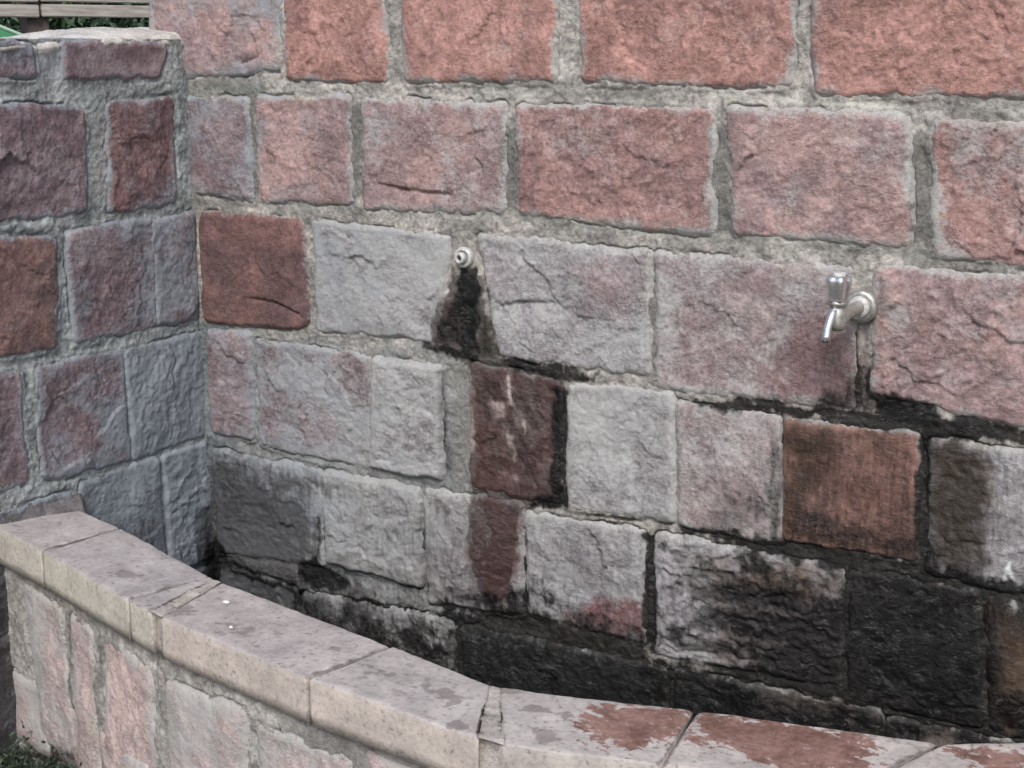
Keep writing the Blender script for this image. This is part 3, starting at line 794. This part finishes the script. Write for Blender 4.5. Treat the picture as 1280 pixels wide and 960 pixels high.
def coping_piece(k, i):
    o0, o1, i0, i1 = OU[i], OU[i + 1], IN[i], IN[i + 1]
    gap = .0026
    L = np.linalg.norm(o1 - o0)
    if kinds[k] == 'tile':
        g = gap / max(L, .01)
        o0, o1 = o0 + (o1 - o0) * g, o1 - (o1 - o0) * g
        i0, i1 = i0 + (i1 - i0) * g, i1 - (i1 - i0) * g
    n = max(3, int(L / .006)); wdt = np.linalg.norm(o0 - i0); mW = max(8, int(wdt / .006))
    r = .0035
    # loop round the section: (t across 0 outer..1 inner, drop below the top, inset)
    sec = [(0, TH, 0), (0, TH * .75, 0), (0, TH * .5, 0), (0, TH * .25, 0)]
    for q in (0, 30, 60, 90): sec.append((('r', 0), r - r * math.sin(math.radians(q)), r - r * math.cos(math.radians(q))))
    for q in range(2, mW - 1): sec.append((q / mW, 0, 0))
    for q in (90, 60, 30, 0): sec.append((('r', 1), r - r * math.sin(math.radians(q)), r - r * math.cos(math.radians(q))))
    sec += [(1, TH * .5, 0), (1, TH, 0)]
    us = np.linspace(0, 1, n + 1); V = []; side = []
    for u in us:
        po, pi_ = o0 + (o1 - o0) * u, i0 + (i1 - i0) * u
        dr = (pi_ - po) / np.linalg.norm(pi_ - po)
        for t, dz, ins in sec:
            if isinstance(t, tuple):
                p = po + dr * ins if t[1] == 0 else pi_ - dr * ins
                t_ = t[1]
            else:
                t_ = t; p = po + (pi_ - po) * t
            # chamfer the ends of every tile slightly
            ez = .0022 * max(0, 1 - min(u, 1 - u) * L / .005) ** 2 if (dz < r and kinds[k] == 'tile') else 0
            V.append((p[0], p[1], ZC - dz - ez)); side.append(1.0 if dz > r * .7 and t_ == 0 else 0.0)
    V = np.array(V); side = np.array(side)
    top = V[:, 2] > ZC - .5 * TH
    V[:, 2] += top * (fbm(V[:, 0], V[:, 1], .08, 3, 201 + k) * .0016 + fbm(V[:, 0], V[:, 1], .015, 2, 202) * .0005) 
    if kinds[k] == 'joint':
        V[:, 2] += top * (.0002 + fbm(V[:, 0], V[:, 1], .014, 3, 210) * .0014)
        uu = np.repeat(us, len(sec)); sg = np.sign(uu - .5) * (np.abs(uu - .5) > .49)
        dd_ = (o1 - o0) / L
        jag = sg * (.0050 + .0045 * np.clip(fbm(V[:, 0] * 1.3, V[:, 1] + V[:, 2], .022, 3, 212), -.5, 1.2))
        V[:, 0] += dd_[0] * jag; V[:, 1] += dd_[1] * jag
        ctr = np.array([IN[i] + OU[i]]).mean(0) / 2
        shr = side * .004 * (1 + fbm(V[:, 0], V[:, 2], .02, 3, 211))
        V[:, 1] += shr * .6 + .004 * side
    S_ = len(sec); I = np.arange(len(V)).reshape(n + 1, S_)
    I2 = np.concatenate([I, I[:, :1]], 1)
    F = np.stack([I2[:-1, :-1], I2[:-1, 1:], I2[1:, 1:], I2[1:, :-1]], -1).reshape(-1, 4)
    # end caps: quads between the two halves of the loop
    caps = []
    for row, flip in ((I[0], False), (I[-1], True)):
        a_, b_ = 0, S_ - 1
        while b_ - a_ >= 3:
            qd = [row[a_], row[b_], row[b_ - 1], row[a_ + 1]]
            caps.append(qd[::-1] if flip else qd); a_ += 1; b_ -= 1
    F = np.concatenate([F, np.array(caps)])
    if kinds[k] == 'joint':
        C = lin((176, 168, 161)) * (1 + .08 * fbm(V[:, 0] + V[:, 2], V[:, 1], .02, 4, 231))[:, None]
        return mesh_obj('joint_mortar', V, F, M_MORTAR, None, dict(paint=C, marks=np.zeros((len(V), 3))))
    ct, cf = tcol[k] if k < len(tcol) and tcol[k] else tcol[1]
    nz = fbm(V[:, 0], V[:, 1], .07, 4, 221)[:, None]
    C = lin(ct) * (1 + .12 * nz) * (1 - side[:, None]) + lin(cf) * (1 + .06 * nz) * side[:, None]
    dirt = .22 * (1 - side) + .30 * np.clip(fbm(V[:, 0], V[:, 1], .035, 3, 223), -1, 1) * (1 - side)
    uu = np.repeat(us, len(sec)); en = np.minimum(uu, 1 - uu) * L
    dirt = dirt + .60 * np.exp(-(en / .005) ** 2) + .35 * np.clip(fbm(V[:, 0] * .5, V[:, 1] * 1.6, .02, 4, 224, .65), 0, 1) * (1 - side) + side * .45 * sstep(ZC - TH * .55, ZC - TH, V[:, 2])
    damp_shade = np.full(len(V), -.4)
    for pts in wetpx:
        pl = [level(p, ZC) for p in pts]
        damp_shade = np.maximum(damp_shade, np.clip(.5 + polydist(pl, V[:, 0], V[:, 1]) / .085, -.4, .80))
    damp_shade = np.where((side > 0) | (V[:, 2] < ZC - .008), -.4, damp_shade)
    # worn dark scuffs
    for px_, rx_ in (((160, 718), .016), ((213, 763), .022), ((300, 786), .02), ((560, 868), .020), ((470, 838), .010), ((580, 908), .012), ((640, 862), .010), ((665, 885), .010), ((700, 893), .012), ((680, 918), .012), ((420, 812), .008)):
        c_ = level(px_, ZC); dd = np.hypot((V[:, 0] - c_[0]) / 1.8, V[:, 1] - c_[1]) / rx_ + 1.1 * fbm(V[:, 0], V[:, 1], .016, 4, 225, .65)
        dirt = dirt + .75 * np.clip(1.4 - dd, 0, 1) * (1 - side)
    marks = np.stack([np.clip(dirt, 0, 1.2), damp_shade, side], -1)
    return mesh_obj('coping_tile', V, F, M_PAVER, None, dict(paint=C, marks=marks))
for k in range(len(OU) - 1):
    keep(coping_piece(k, k), BA)

# face of the basin wall: follows the coping, 22 mm behind its edge
face = []
for i in range(len(OU)):
    dr = (IN[i] - OU[i]) / np.linalg.norm(IN[i] - OU[i]); face.append(OU[i] + dr * .020)
face[0] = face[0] + (face[0] - face[1]) * .30
face = np.array(face + [np.array([2.5, -.02])])
seg = np.linalg.norm(np.diff(face, axis=0), axis=1); cum = np.concatenate([[0], np.cumsum(seg)])
# smooth the plan curve
ss = np.linspace(0, cum[-1], 600)
fx = np.interp(ss, cum, face[:, 0]); fy = np.interp(ss, cum, face[:, 1])
for _ in range(60):
    fx[1:-1] = (fx[:-2] + fx[1:-1] * 2 + fx[2:]) / 4; fy[1:-1] = (fy[:-2] + fy[1:-1] * 2 + fy[2:]) / 4
tx, ty = np.gradient(fx), np.gradient(fy); tl = np.hypot(tx, ty); nx, ny = ty / tl, -tx / tl
def fcurve(a, b, h):
    x = np.interp(a, ss, fx) + np.interp(a, ss, nx) * h
    y = np.interp(a, ss, fy) + np.interp(a, ss, ny) * h
    return np.stack([x, y, b], -1)
def on_curve(p):
    d = ray(*p); best = (0, 0); bt = 1e9
    for i in range(len(ss) - 1):
        ex, ey = fx[i + 1] - fx[i], fy[i + 1] - fy[i]
        M_ = np.array([[d[0], -ex], [d[1], -ey]]); det = np.linalg.det(M_)
        if abs(det) < 1e-9: continue
        t, u = np.linalg.solve(M_, np.array([fx[i] - CAM[0], fy[i] - CAM[1]]))
        if -.01 <= u <= 1.01 and 0 < t < bt: bt = t; best = (ss[i] + u * (ss[1] - ss[0]), CAM[2] + d[2] * t)
    return best
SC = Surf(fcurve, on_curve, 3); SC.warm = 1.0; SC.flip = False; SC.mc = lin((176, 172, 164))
BP = ((198, 172, 166), (180, 158, 154))
def cst(pts, **kw):
    kw.setdefault('lime', .30); kw['edge'] = kw.get('edge', .02) + .012
    st(SC, pts, BP, h=kw.pop('h', .0045), sh=.014, rough=.45, rip=.7, r=.012, ang=85, **kw)
cst([(30,728),(77,760),(96,952),(56,925)], lime=.45)
cst([(88,766),(114,788),(130,985),(102,965)], lime=.25)
cst([(132,800),(190,834),(198,1010),(133,990)], lime=.12)
cst([(208,850),(310,888),(312,1060),(215,1030)], lime=.55, edge=.03)
cst([(322,905),(440,950),(440,1100),(325,1070)], lime=.60, edge=.03)
a_ = SC.stones[-1]['q'][1][0] + .03
rg.seed(9)
while a_ < ss[-1] - .1:
    L = rg.uniform(.08, .17)
    SC.stones.append(dict(q=[(a_, ZC - TH - .02), (a_ + L, ZC - TH - .02), (a_ + L, .19), (a_, .21)], c=BP, h=.006, sh=.012, rough=.45, lime=.4, far=True)); a_ += L + .03
a_ = .02
while a_ < ss[-1] - .1:
    L = rg.uniform(.12, .2)
    SC.stones.append(dict(q=[(a_, .165), (a_ + L, .165), (a_ + L, .02), (a_, .02)], c=BP, h=.006, sh=.012, rough=.45, lime=.45, far=True)); a_ += L + .03
SC.gapmoss = lambda a, b: .10 + 0 * a
def MK(kind, pts, soft=.012, amt=1.0): SC.marks.append((kind, np.array([on_curve(p) for p in pts]), soft, amt))
MK('moss', [(116,780),(134,800),(128,870),(124,850)], .007, .35)
MK('moss', [(80,762),(88,768),(96,900),(92,900)], .006, .38)
MK('moss', [(20,940),(100,930),(104,965),(60,980)], .015, .6)
MK('lime', [(30,730),(60,750),(60,930),(35,860)], .02, .5)
for i, s_ in enumerate(SC.stones):
    keep(build_stone(SC, s_, i + 90, None, .014 if s_.get('far') else .0034), BA)
MCC = ((172, 168, 162), (148, 145, 140))
keep(build_mortar(SC, None, 0, .95, 0, ZC - TH + .004, .0034, MCC), BA)
keep(build_mortar(SC, None, .95, ss[-1], 0, ZC - TH + .004, .010, MCC), BA)
# body of the wall behind its face
ii = np.linspace(0, len(ss) - 1, 90).astype(int)
outp = np.stack([fx[ii] - nx[ii] * .014, fy[ii] - ny[ii] * .014], -1); inp = np.stack([fx[ii] - nx[ii] * .125, fy[ii] - ny[ii] * .125], -1)
V = []; Fq = []
for j in range(len(ii)):
    for p, z in ((outp[j], 0), (outp[j], ZC - TH - .001), (inp[j], ZC - TH - .001), (inp[j], 0)): V.append((p[0], p[1], z))
for j in range(len(ii) - 1):
    for q in range(4): a0 = j * 4 + q; b0 = j * 4 + (q + 1) % 4; Fq.append([a0, b0, b0 + 4, a0 + 4])
Fq += [[0, 3, 2, 1], [len(V) - 4, len(V) - 3, len(V) - 2, len(V) - 1]]
keep(mesh_obj('wall_core', np.array(V), np.array(Fq), M_CORE, smooth=False), BA)
# rough fillet of mortar packing the end of the coping to the side wall
p0, p1 = level((-20, 672), ZC), level((112, 638), ZC)
n = 60; V = []
e0 = OU[0] + (OU[0] - IN[0]) * .35; e1 = IN[0] + (IN[0] - OU[0]) * .05
for i in range(n + 1):
    t = i / n; pr = e0 + (e1 - e0) * t; wl = np.array([-.004, -.66 + t * (.66 - .36)])
    for q in range(13):
        s = q / 12; p = pr + np.array([.006, 0]) + (wl - pr) * s
        z = ZC - .020 + .052 * s ** 1.6 * (1 - .5 * t) + .006 * fbm(np.array([p[0]]), np.array([p[1]]), .03, 3, 300)[0] - .006 * (1 - s)
        V.append((p[0], p[1], z))
V = np.array(V); I = np.arange(len(V)).reshape(n + 1, 13)
F = np.stack([I[:-1, :-1], I[1:, :-1], I[1:, 1:], I[:-1, 1:]], -1).reshape(-1, 4)
ring = np.concatenate([I[0, :], I[1:, -1], I[-1, -2::-1], I[-2:0:-1, 0]])
low = V[ring].copy(); low[:, 2] = ZC - .07; R0 = np.arange(len(ring)) + len(V)
F = np.concatenate([F, np.stack([ring, np.roll(ring, -1), np.roll(R0, -1), R0], -1)]); V = np.concatenate([V, low])
C = lin((112, 106, 106)) * (1 + .3 * fbm(V[:, 0], V[:, 1], .03, 4, 301))[:, None]
keep(mesh_obj('mortar_fillet', V, F, M_MORTAR, None, dict(paint=C, marks=np.tile([.2, .2, 0], (len(V), 1)))), BA)
# basin floor
fl_pts = [(p[0], p[1], .06) for p in inp[::3]]
V = [(0.0, 0.02, .06), (0.0, float(inp[0][1]), .06)] + [(float(p[0]), float(p[1]), .06) for p in inp[::3]] + [(2.45, .02, .06)]
M_FLOOR = simple('damp_slab', (.012, .013, .013), (.045, .046, .042), 12, .45, 0, .004)
keep(mesh_obj('basin_floor', V, [list(range(len(V)))], M_FLOOR, smooth=False), BA)

# bird droppings on the coping
def splat(px, r, label):
    c_ = level(px, ZC); bm = bmesh.new(); n = 18
    rr = random.Random(int(px[0]))
    ctr = bm.verts.new((0, 0, .0035)); rim = []
    for i in range(n):
        a = i / n * 2 * math.pi; q = r * (1 + rr.uniform(-.22, .22)); rim.append((q * math.cos(a) * 1.3, q * math.sin(a)))
    mid = [bm.verts.new((x * .7, y * .7, .0030)) for x, y in rim]; low_ = [bm.verts.new((x, y, .0)) for x, y in rim]
    for i in range(n):
        j = (i + 1) % n; bm.faces.new((ctr, mid[i], mid[j])); bm.faces.new((mid[i], low_[i], low_[j], mid[j]))
    o = bm_obj('bird_dropping', bm, M_DROP); o.location = (c_[0], c_[1], ZC + .0005)
    tag(o, label, 'dropping'); o['group'] = 'bird droppings on the coping'
splat((283, 753), .0055, 'larger white bird dropping on the paver just past the mortar joint')
splat((289, 785), .0032, 'smaller white bird dropping nearer the front edge of the paver')

# ================================================================== tap and plugged pipe
def lathe(bm, prof, M_=Matrix.Identity(4), n=32, oct_=None):
    rings = []
    for r, z in prof:
        ring = []
        for i in range(n):
            a = 2 * math.pi * i / n; rr = r
            if oct_: rr = r * (1 - oct_ * (.5 - .5 * math.cos(a * 6)) )
            ring.append(bm.verts.new(M_ @ Vector((rr * math.cos(a), rr * math.sin(a), z))))
        rings.append(ring)
    for p, q in zip(rings[:-1], rings[1:]):
        for i in range(n):
            j = (i + 1) % n; bm.faces.new((p[i], p[j], q[j], q[i]))
    bm.faces.new(rings[0][::-1]); bm.faces.new(rings[-1])
def tube(bm, pts, rads, n=24):
    pts = [Vector(p) for p in pts]; rings = []
    for i, p in enumerate(pts):
        d = (pts[min(i + 1, len(pts) - 1)] - pts[max(i - 1, 0)]).normalized()
        q = d.to_track_quat('Z', 'X').to_matrix().to_4x4(); q.translation = p
        rings.append([bm.verts.new(q @ Vector((rads[i] * math.cos(2 * math.pi * k / n), rads[i] * math.sin(2 * math.pi * k / n), 0))) for k in range(n)])
    for a_, b_ in zip(rings[:-1], rings[1:]):
        best = min(range(n), key=lambda s: (a_[0].co - b_[s].co).length)
        for i in range(n):
            bm.faces.new((a_[i], a_[(i + 1) % n], b_[(i + 1 + best) % n], b_[(i + best) % n]))
    bm.faces.new(rings[0][::-1]); bm.faces.new(rings[-1])
fx0, fz0 = back((1080, 381))
TAP = thing('tap', 'chrome bib tap with lobed handle above the stained stones', 'tap', (fx0, 0, fz0))
out_ = Matrix.Rotation(math.pi / 2, 4, 'X')              # local z -> world -y
bm = bmesh.new(); lathe(bm, [(.010, -.01), (.0275, -.01), (.0275, .014), (.0262, .0185), (.0235, .0215), (.0190, .0225), (.0180, .0215), (.0165, .020), (.010, .020)], out_, 40)
bm_obj('wall_flange', bm, M_DULL, TAP)
bm = bmesh.new(); lathe(bm, [(.008, .018), (.0170, .018), (.0178, .020), (.0178, .027), (.0165, .0295), (.0140, .030), (.0125, .031)], out_, 40)
bm_obj('collar', bm, M_WHITE, TAP)
bm = bmesh.new(); tube(bm, [(0, -.028, 0), (0, -.05, 0), (0, -.085, -.001), (0, -.104, -.003), (0, -.118, -.004)], [.0108, .0104, .0104, .0115, .0130])
bm_obj('inlet_pipe', bm, M_DULL, TAP)
TY = -.128
bm = bmesh.new(); lathe(bm, [(.004, -.0215), (.0100, -.0205), (.0135, -.017), (.0150, -.010), (.0150, .004), (.0140, .010), (.0125, .014), (.0125, .018), (.0145, .019), (.0145, .026)], Matrix.Translation((0, TY, 0)), 32)
bm_obj('valve_body', bm, M_DULL, TAP)
bm = bmesh.new(); lathe(bm, [(.010, .0240), (.0150, .0240), (.0165, .0265), (.0172, .033), (.0190, .042), (.0205, .052), (.0207, .0590), (.0195, .0635), (.0160, .0655), (.010, .0658)], Matrix.Translation((0, TY, 0)), 72, .13)
HD = bm_obj('handle', bm, M_CHROME, TAP)
bm = bmesh.new(); lathe(bm, [(.004, .0650), (.0112, .0650), (.0112, .0685), (.0095, .0705), (.003, .0710)], Matrix.Translation((0, TY, 0)), 28)
bm_obj('handle_button', bm, M_WHITE, HD)
bm = bmesh.new(); tube(bm, [(-.002, TY - .002, .012), (-.003, TY - .012, .008), (-.004, TY - .020, -.002), (-.005, TY - .0255, -.013), (-.0055, TY - .0290, -.026), (-.006, TY - .0310, -.036)], [.0084, .0074, .0064, .0063, .0067, .0072], 24)
SP = bm_obj('spout', bm, M_CHROME, TAP)

px0, pz0 = back((583, 321))
PG = thing('plugged_pipe', 'small round chrome pipe end plugged in the wall above the dark drip stain', 'pipe plug', (px0, 0, pz0))
bm = bmesh.new(); lathe(bm, [(.006, -.01), (.0195, -.01), (.0200, .010), (.0190, .0145), (.0165, .016), (.0135, .0155), (.0125, .013), (.0100, .013)], out_, 36)
bm_obj('flange', bm, M_WHITE, PG)
bm = bmesh.new(); lathe(bm, [(.0040, .010), (.0112, .010), (.0112, .024), (.0098, .0265), (.0056, .027), (.0050, .025), (.0046, .020)], out_, 30)
bm_obj('pipe_end', bm, M_WHITE, PG)
bm = bmesh.new(); lathe(bm, [(.001, .018), (.0047, .018), (.0047, .0215), (.001, .0215)], out_, 18)
bm_obj('plug', bm, M_DARK, PG)

# ================================================================== ground, weeds, things beyond the wall
gv = [(-120, -120, 0), (120, -120, 0), (120, 120, 0), (-120, 120, 0)]
g = mesh_obj('ground', gv, [[0, 1, 2, 3]], M_GROUND, smooth=False); g['kind'] = 'structure'

def leaf_cloud(name, centers, n, size, spread, mat, seed, upbias=.3):
    r = np.random.default_rng(seed)
    c = np.array(centers)[r.integers(0, len(centers), n)]
    p = c + r.normal(0, 1, (n, 3)) * np.array(spread)
    ax = r.normal(0, 1, (n, 3)); ax[:, 2] += upbias; ax /= np.linalg.norm(ax, axis=1)[:, None]
    bx = np.cross(ax, r.normal(0, 1, (n, 3))); bx /= np.linalg.norm(bx, axis=1)[:, None]
    cx = np.cross(ax, bx)
    s = size * r.uniform(.6, 1.4, n)[:, None]
    p[:, 2] = np.maximum(p[:, 2], .004)
    V = np.stack([p - ax * s, p + bx * s * .42 + cx * s * .12, p + ax * s, p - bx * s * .42 + cx * s * .12], 1).reshape(-1, 3)
    V[:, 2] = np.maximum(V[:, 2], .002)
    return mesh_obj(name, V, np.arange(n * 4).reshape(n, 4), mat, smooth=False)
foot = level((38, 950), .02)
cent = []
rr = np.random.default_rng(3)
for i in range(70):
    t = rr.uniform(0, 1)
    cent.append((foot[0] + .02 + rr.uniform(-.10, .22) , foot[1] - .02 - rr.uniform(-.03, .22), rr.uniform(.004, .045)))
wd = leaf_cloud('weeds', cent, 5200, .0065, (.022, .022, .014), M_LEAF2, 4, .6)
wd['kind'] = 'stuff'; wd['label'] = 'dark green small leaved weeds at the foot of the basin wall'; wd['category'] = 'weeds'

def at(px, py, dist):
    d = ray(px, py); return CAM + d / np.hypot(d[0], d[1]) * dist
# timber rail fence beyond the side wall
A0, A1 = at(-90, 12, 6.2), at(215, 10, 6.6)
dv = (A1 - A0)[:2]; Lf = np.linalg.norm(dv); dv /= Lf; nv = np.array([-dv[1], dv[0]])
FE = thing('timber_fence', 'weathered wooden rail fence seen beyond the side wall', 'fence', (A0[0], A0[1], 0))
def beam(name, p0, p1, hgt, thk, z, mat):
    bm = bmesh.new(); L = np.linalg.norm(np.array(p1) - np.array(p0))
    vs_ = box_bm(bm, 0, L, -thk / 2, thk / 2, z - hgt / 2, z + hgt / 2)
    bmesh.ops.bevel(bm, geom=bm.edges[:], offset=.004, segments=2, affect='EDGES')
    o = bm_obj(name, bm, mat, smooth=False)
    d = np.array(p1) - np.array(p0); o.location = (p0[0], p0[1], 0); o.rotation_euler = (0, 0, math.atan2(d[1], d[0]))
    keep(o, FE); return o
zf = A0[2]
jx = at(57, 12, 6.3)[:2]; tj = float(np.dot(jx - A0[:2], dv))
S0 = A0[:2] - dv * 1.4; E0 = A0[:2] + dv * 4.0; J = A0[:2] + dv * tj
def pxz(py, dist=6.35): return at(60, py, dist)[2]
for (y0, y1) in ((22, 6), (3, -14), (-20, -38)):
    zc_ = (pxz(y0) + pxz(y1)) / 2; hh = pxz(y1) - pxz(y0)
    beam('rail', S0, J - dv * .006, hh, .028, zc_, M_WOOD)
    beam('rail', J + dv * .006, E0, hh, .028, zc_ + .003, M_WOOD)
for k in range(0, 3):
    q = J + dv * (1.6 * (k - 0)) + nv * .062
    bm = bmesh.new(); box_bm(bm, -.045, .045, -.045, .045, 0, pxz(-42)); bmesh.ops.bevel(bm, geom=bm.edges[:], offset=.005, segments=2, affect='EDGES')
    o = bm_obj('post', bm, M_WOOD2, smooth=False); o.location = (q[0], q[1], 0); o.rotation_euler = (0, 0, math.atan2(dv[1], dv[0])); keep(o, FE)
# green playground slide with a pale edge, its chute sloping down to the right
gp = at(-60, 8, 5.6); gq = at(36, 47, 5.6)
GS = thing('slide', 'green sloping sheet with a pale raised edge behind the side wall', 'slide', (gq[0], gq[1], 0))
d3 = gq - gp; d3 = d3 / np.linalg.norm(d3); P0, P1 = gp - d3 * .4, gq + d3 * 1.2
nb = np.array([-dv[1], dv[0], 0])
def chute(name, off, w_, lift, th, mat):
    bm = bmesh.new(); vs_ = []
    upn = np.cross(d3, nb); upn = upn if upn[2] > 0 else -upn
    for P in (P0, P1):
        for a_, b_ in ((-w_ / 2, 0), (w_ / 2, 0), (w_ / 2, -th), (-w_ / 2, -th)):
            vs_.append(bm.verts.new(tuple(P + nb * (off + a_) + upn * (lift + b_))))
    for q in range(4): bm.faces.new((vs_[q], vs_[(q + 1) % 4], vs_[4 + (q + 1) % 4], vs_[4 + q]))
    bm.faces.new(vs_[:4][::-1]); bm.faces.new(vs_[4:])
    bmesh.ops.bevel(bm, geom=bm.edges[:], offset=.003, segments=2, affect='EDGES')
    keep(bm_obj(name, bm, mat, smooth=False), GS)
chute('side_panel', -.02, .02, -.012, .30, M_GREEN)
chute('edge_strip', -.02, .030, 0, .012, M_EDGE)
chute('chute_bed', .22, .44, -.16, .02, M_GREEN)
chute('side_panel', .46, .02, -.012, .20, M_GREEN)
for s_ in (.1, .7):
    q = P0 + (P1 - P0) * s_ + nb * .22
    bm = bmesh.new(); box_bm(bm, -.025, .025, -.025, .025, 0, q[2] - .20)
    o = bm_obj('leg', bm, M_EDGE, smooth=False); o.location = (q[0], q[1], 0); keep(o, GS)
# shrubbery and trees behind
def tree(loc, hgt, rad, label, seed):
    T_ = thing('tree', label, 'tree', (loc[0], loc[1], 0), 'trees beyond the fence')
    bm = bmesh.new(); r = random.Random(seed)
    tube(bm, [(0, 0, 0), (.03, .02, hgt * .3), (-.04, .05, hgt * .6), (.02, 0, hgt * .9)], [.13, .10, .07, .03], 12)
    for i in range(6):
        a = i * 1.05 + r.random(); z = hgt * (.3 + .08 * i)
        tube(bm, [(0, 0, z), (math.cos(a) * rad * .4, math.sin(a) * rad * .4, z + .3), (math.cos(a) * rad * .8, math.sin(a) * rad * .8, z + .7)], [.05, .035, .012], 8)
    bm_obj('trunk', bm, M_BARK, T_)
    cs = [(loc[0] + r.gauss(0, rad * .5), loc[1] + r.gauss(0, rad * .5), hgt * r.uniform(.35, 1.0)) for _ in range(46)]
    o = leaf_cloud('crown', cs, 9000, .06, (rad * .17, rad * .17, rad * .13), M_LEAF, seed)
    keep(o, T_)
tree(at(-160, 20, 11), 3.6, 1.3, 'dark leafy tree leftmost beyond the timber fence', 21)
tree(at(60, 20, 12.5), 4.2, 1.5, 'dark leafy tree showing under the middle of the fence rails', 22)
tree(at(260, 20, 12), 3.9, 1.4, 'dark leafy tree next to the end of the back wall', 23)
hc = []
for i in range(160):
    t = i / 159; p = at(-260 + 720 * t, 30, 9.0); hc.append((p[0] + random.uniform(-.15, .15), p[1] + random.uniform(-.15, .15), random.uniform(.1, 1.75)))
hd = leaf_cloud('hedge', hc, 26000, .035, (.17, .17, .13), M_LEAF, 31)
hd['kind'] = 'stuff'; hd['label'] = 'dark hedge growing behind the timber fence'; hd['category'] = 'hedge'
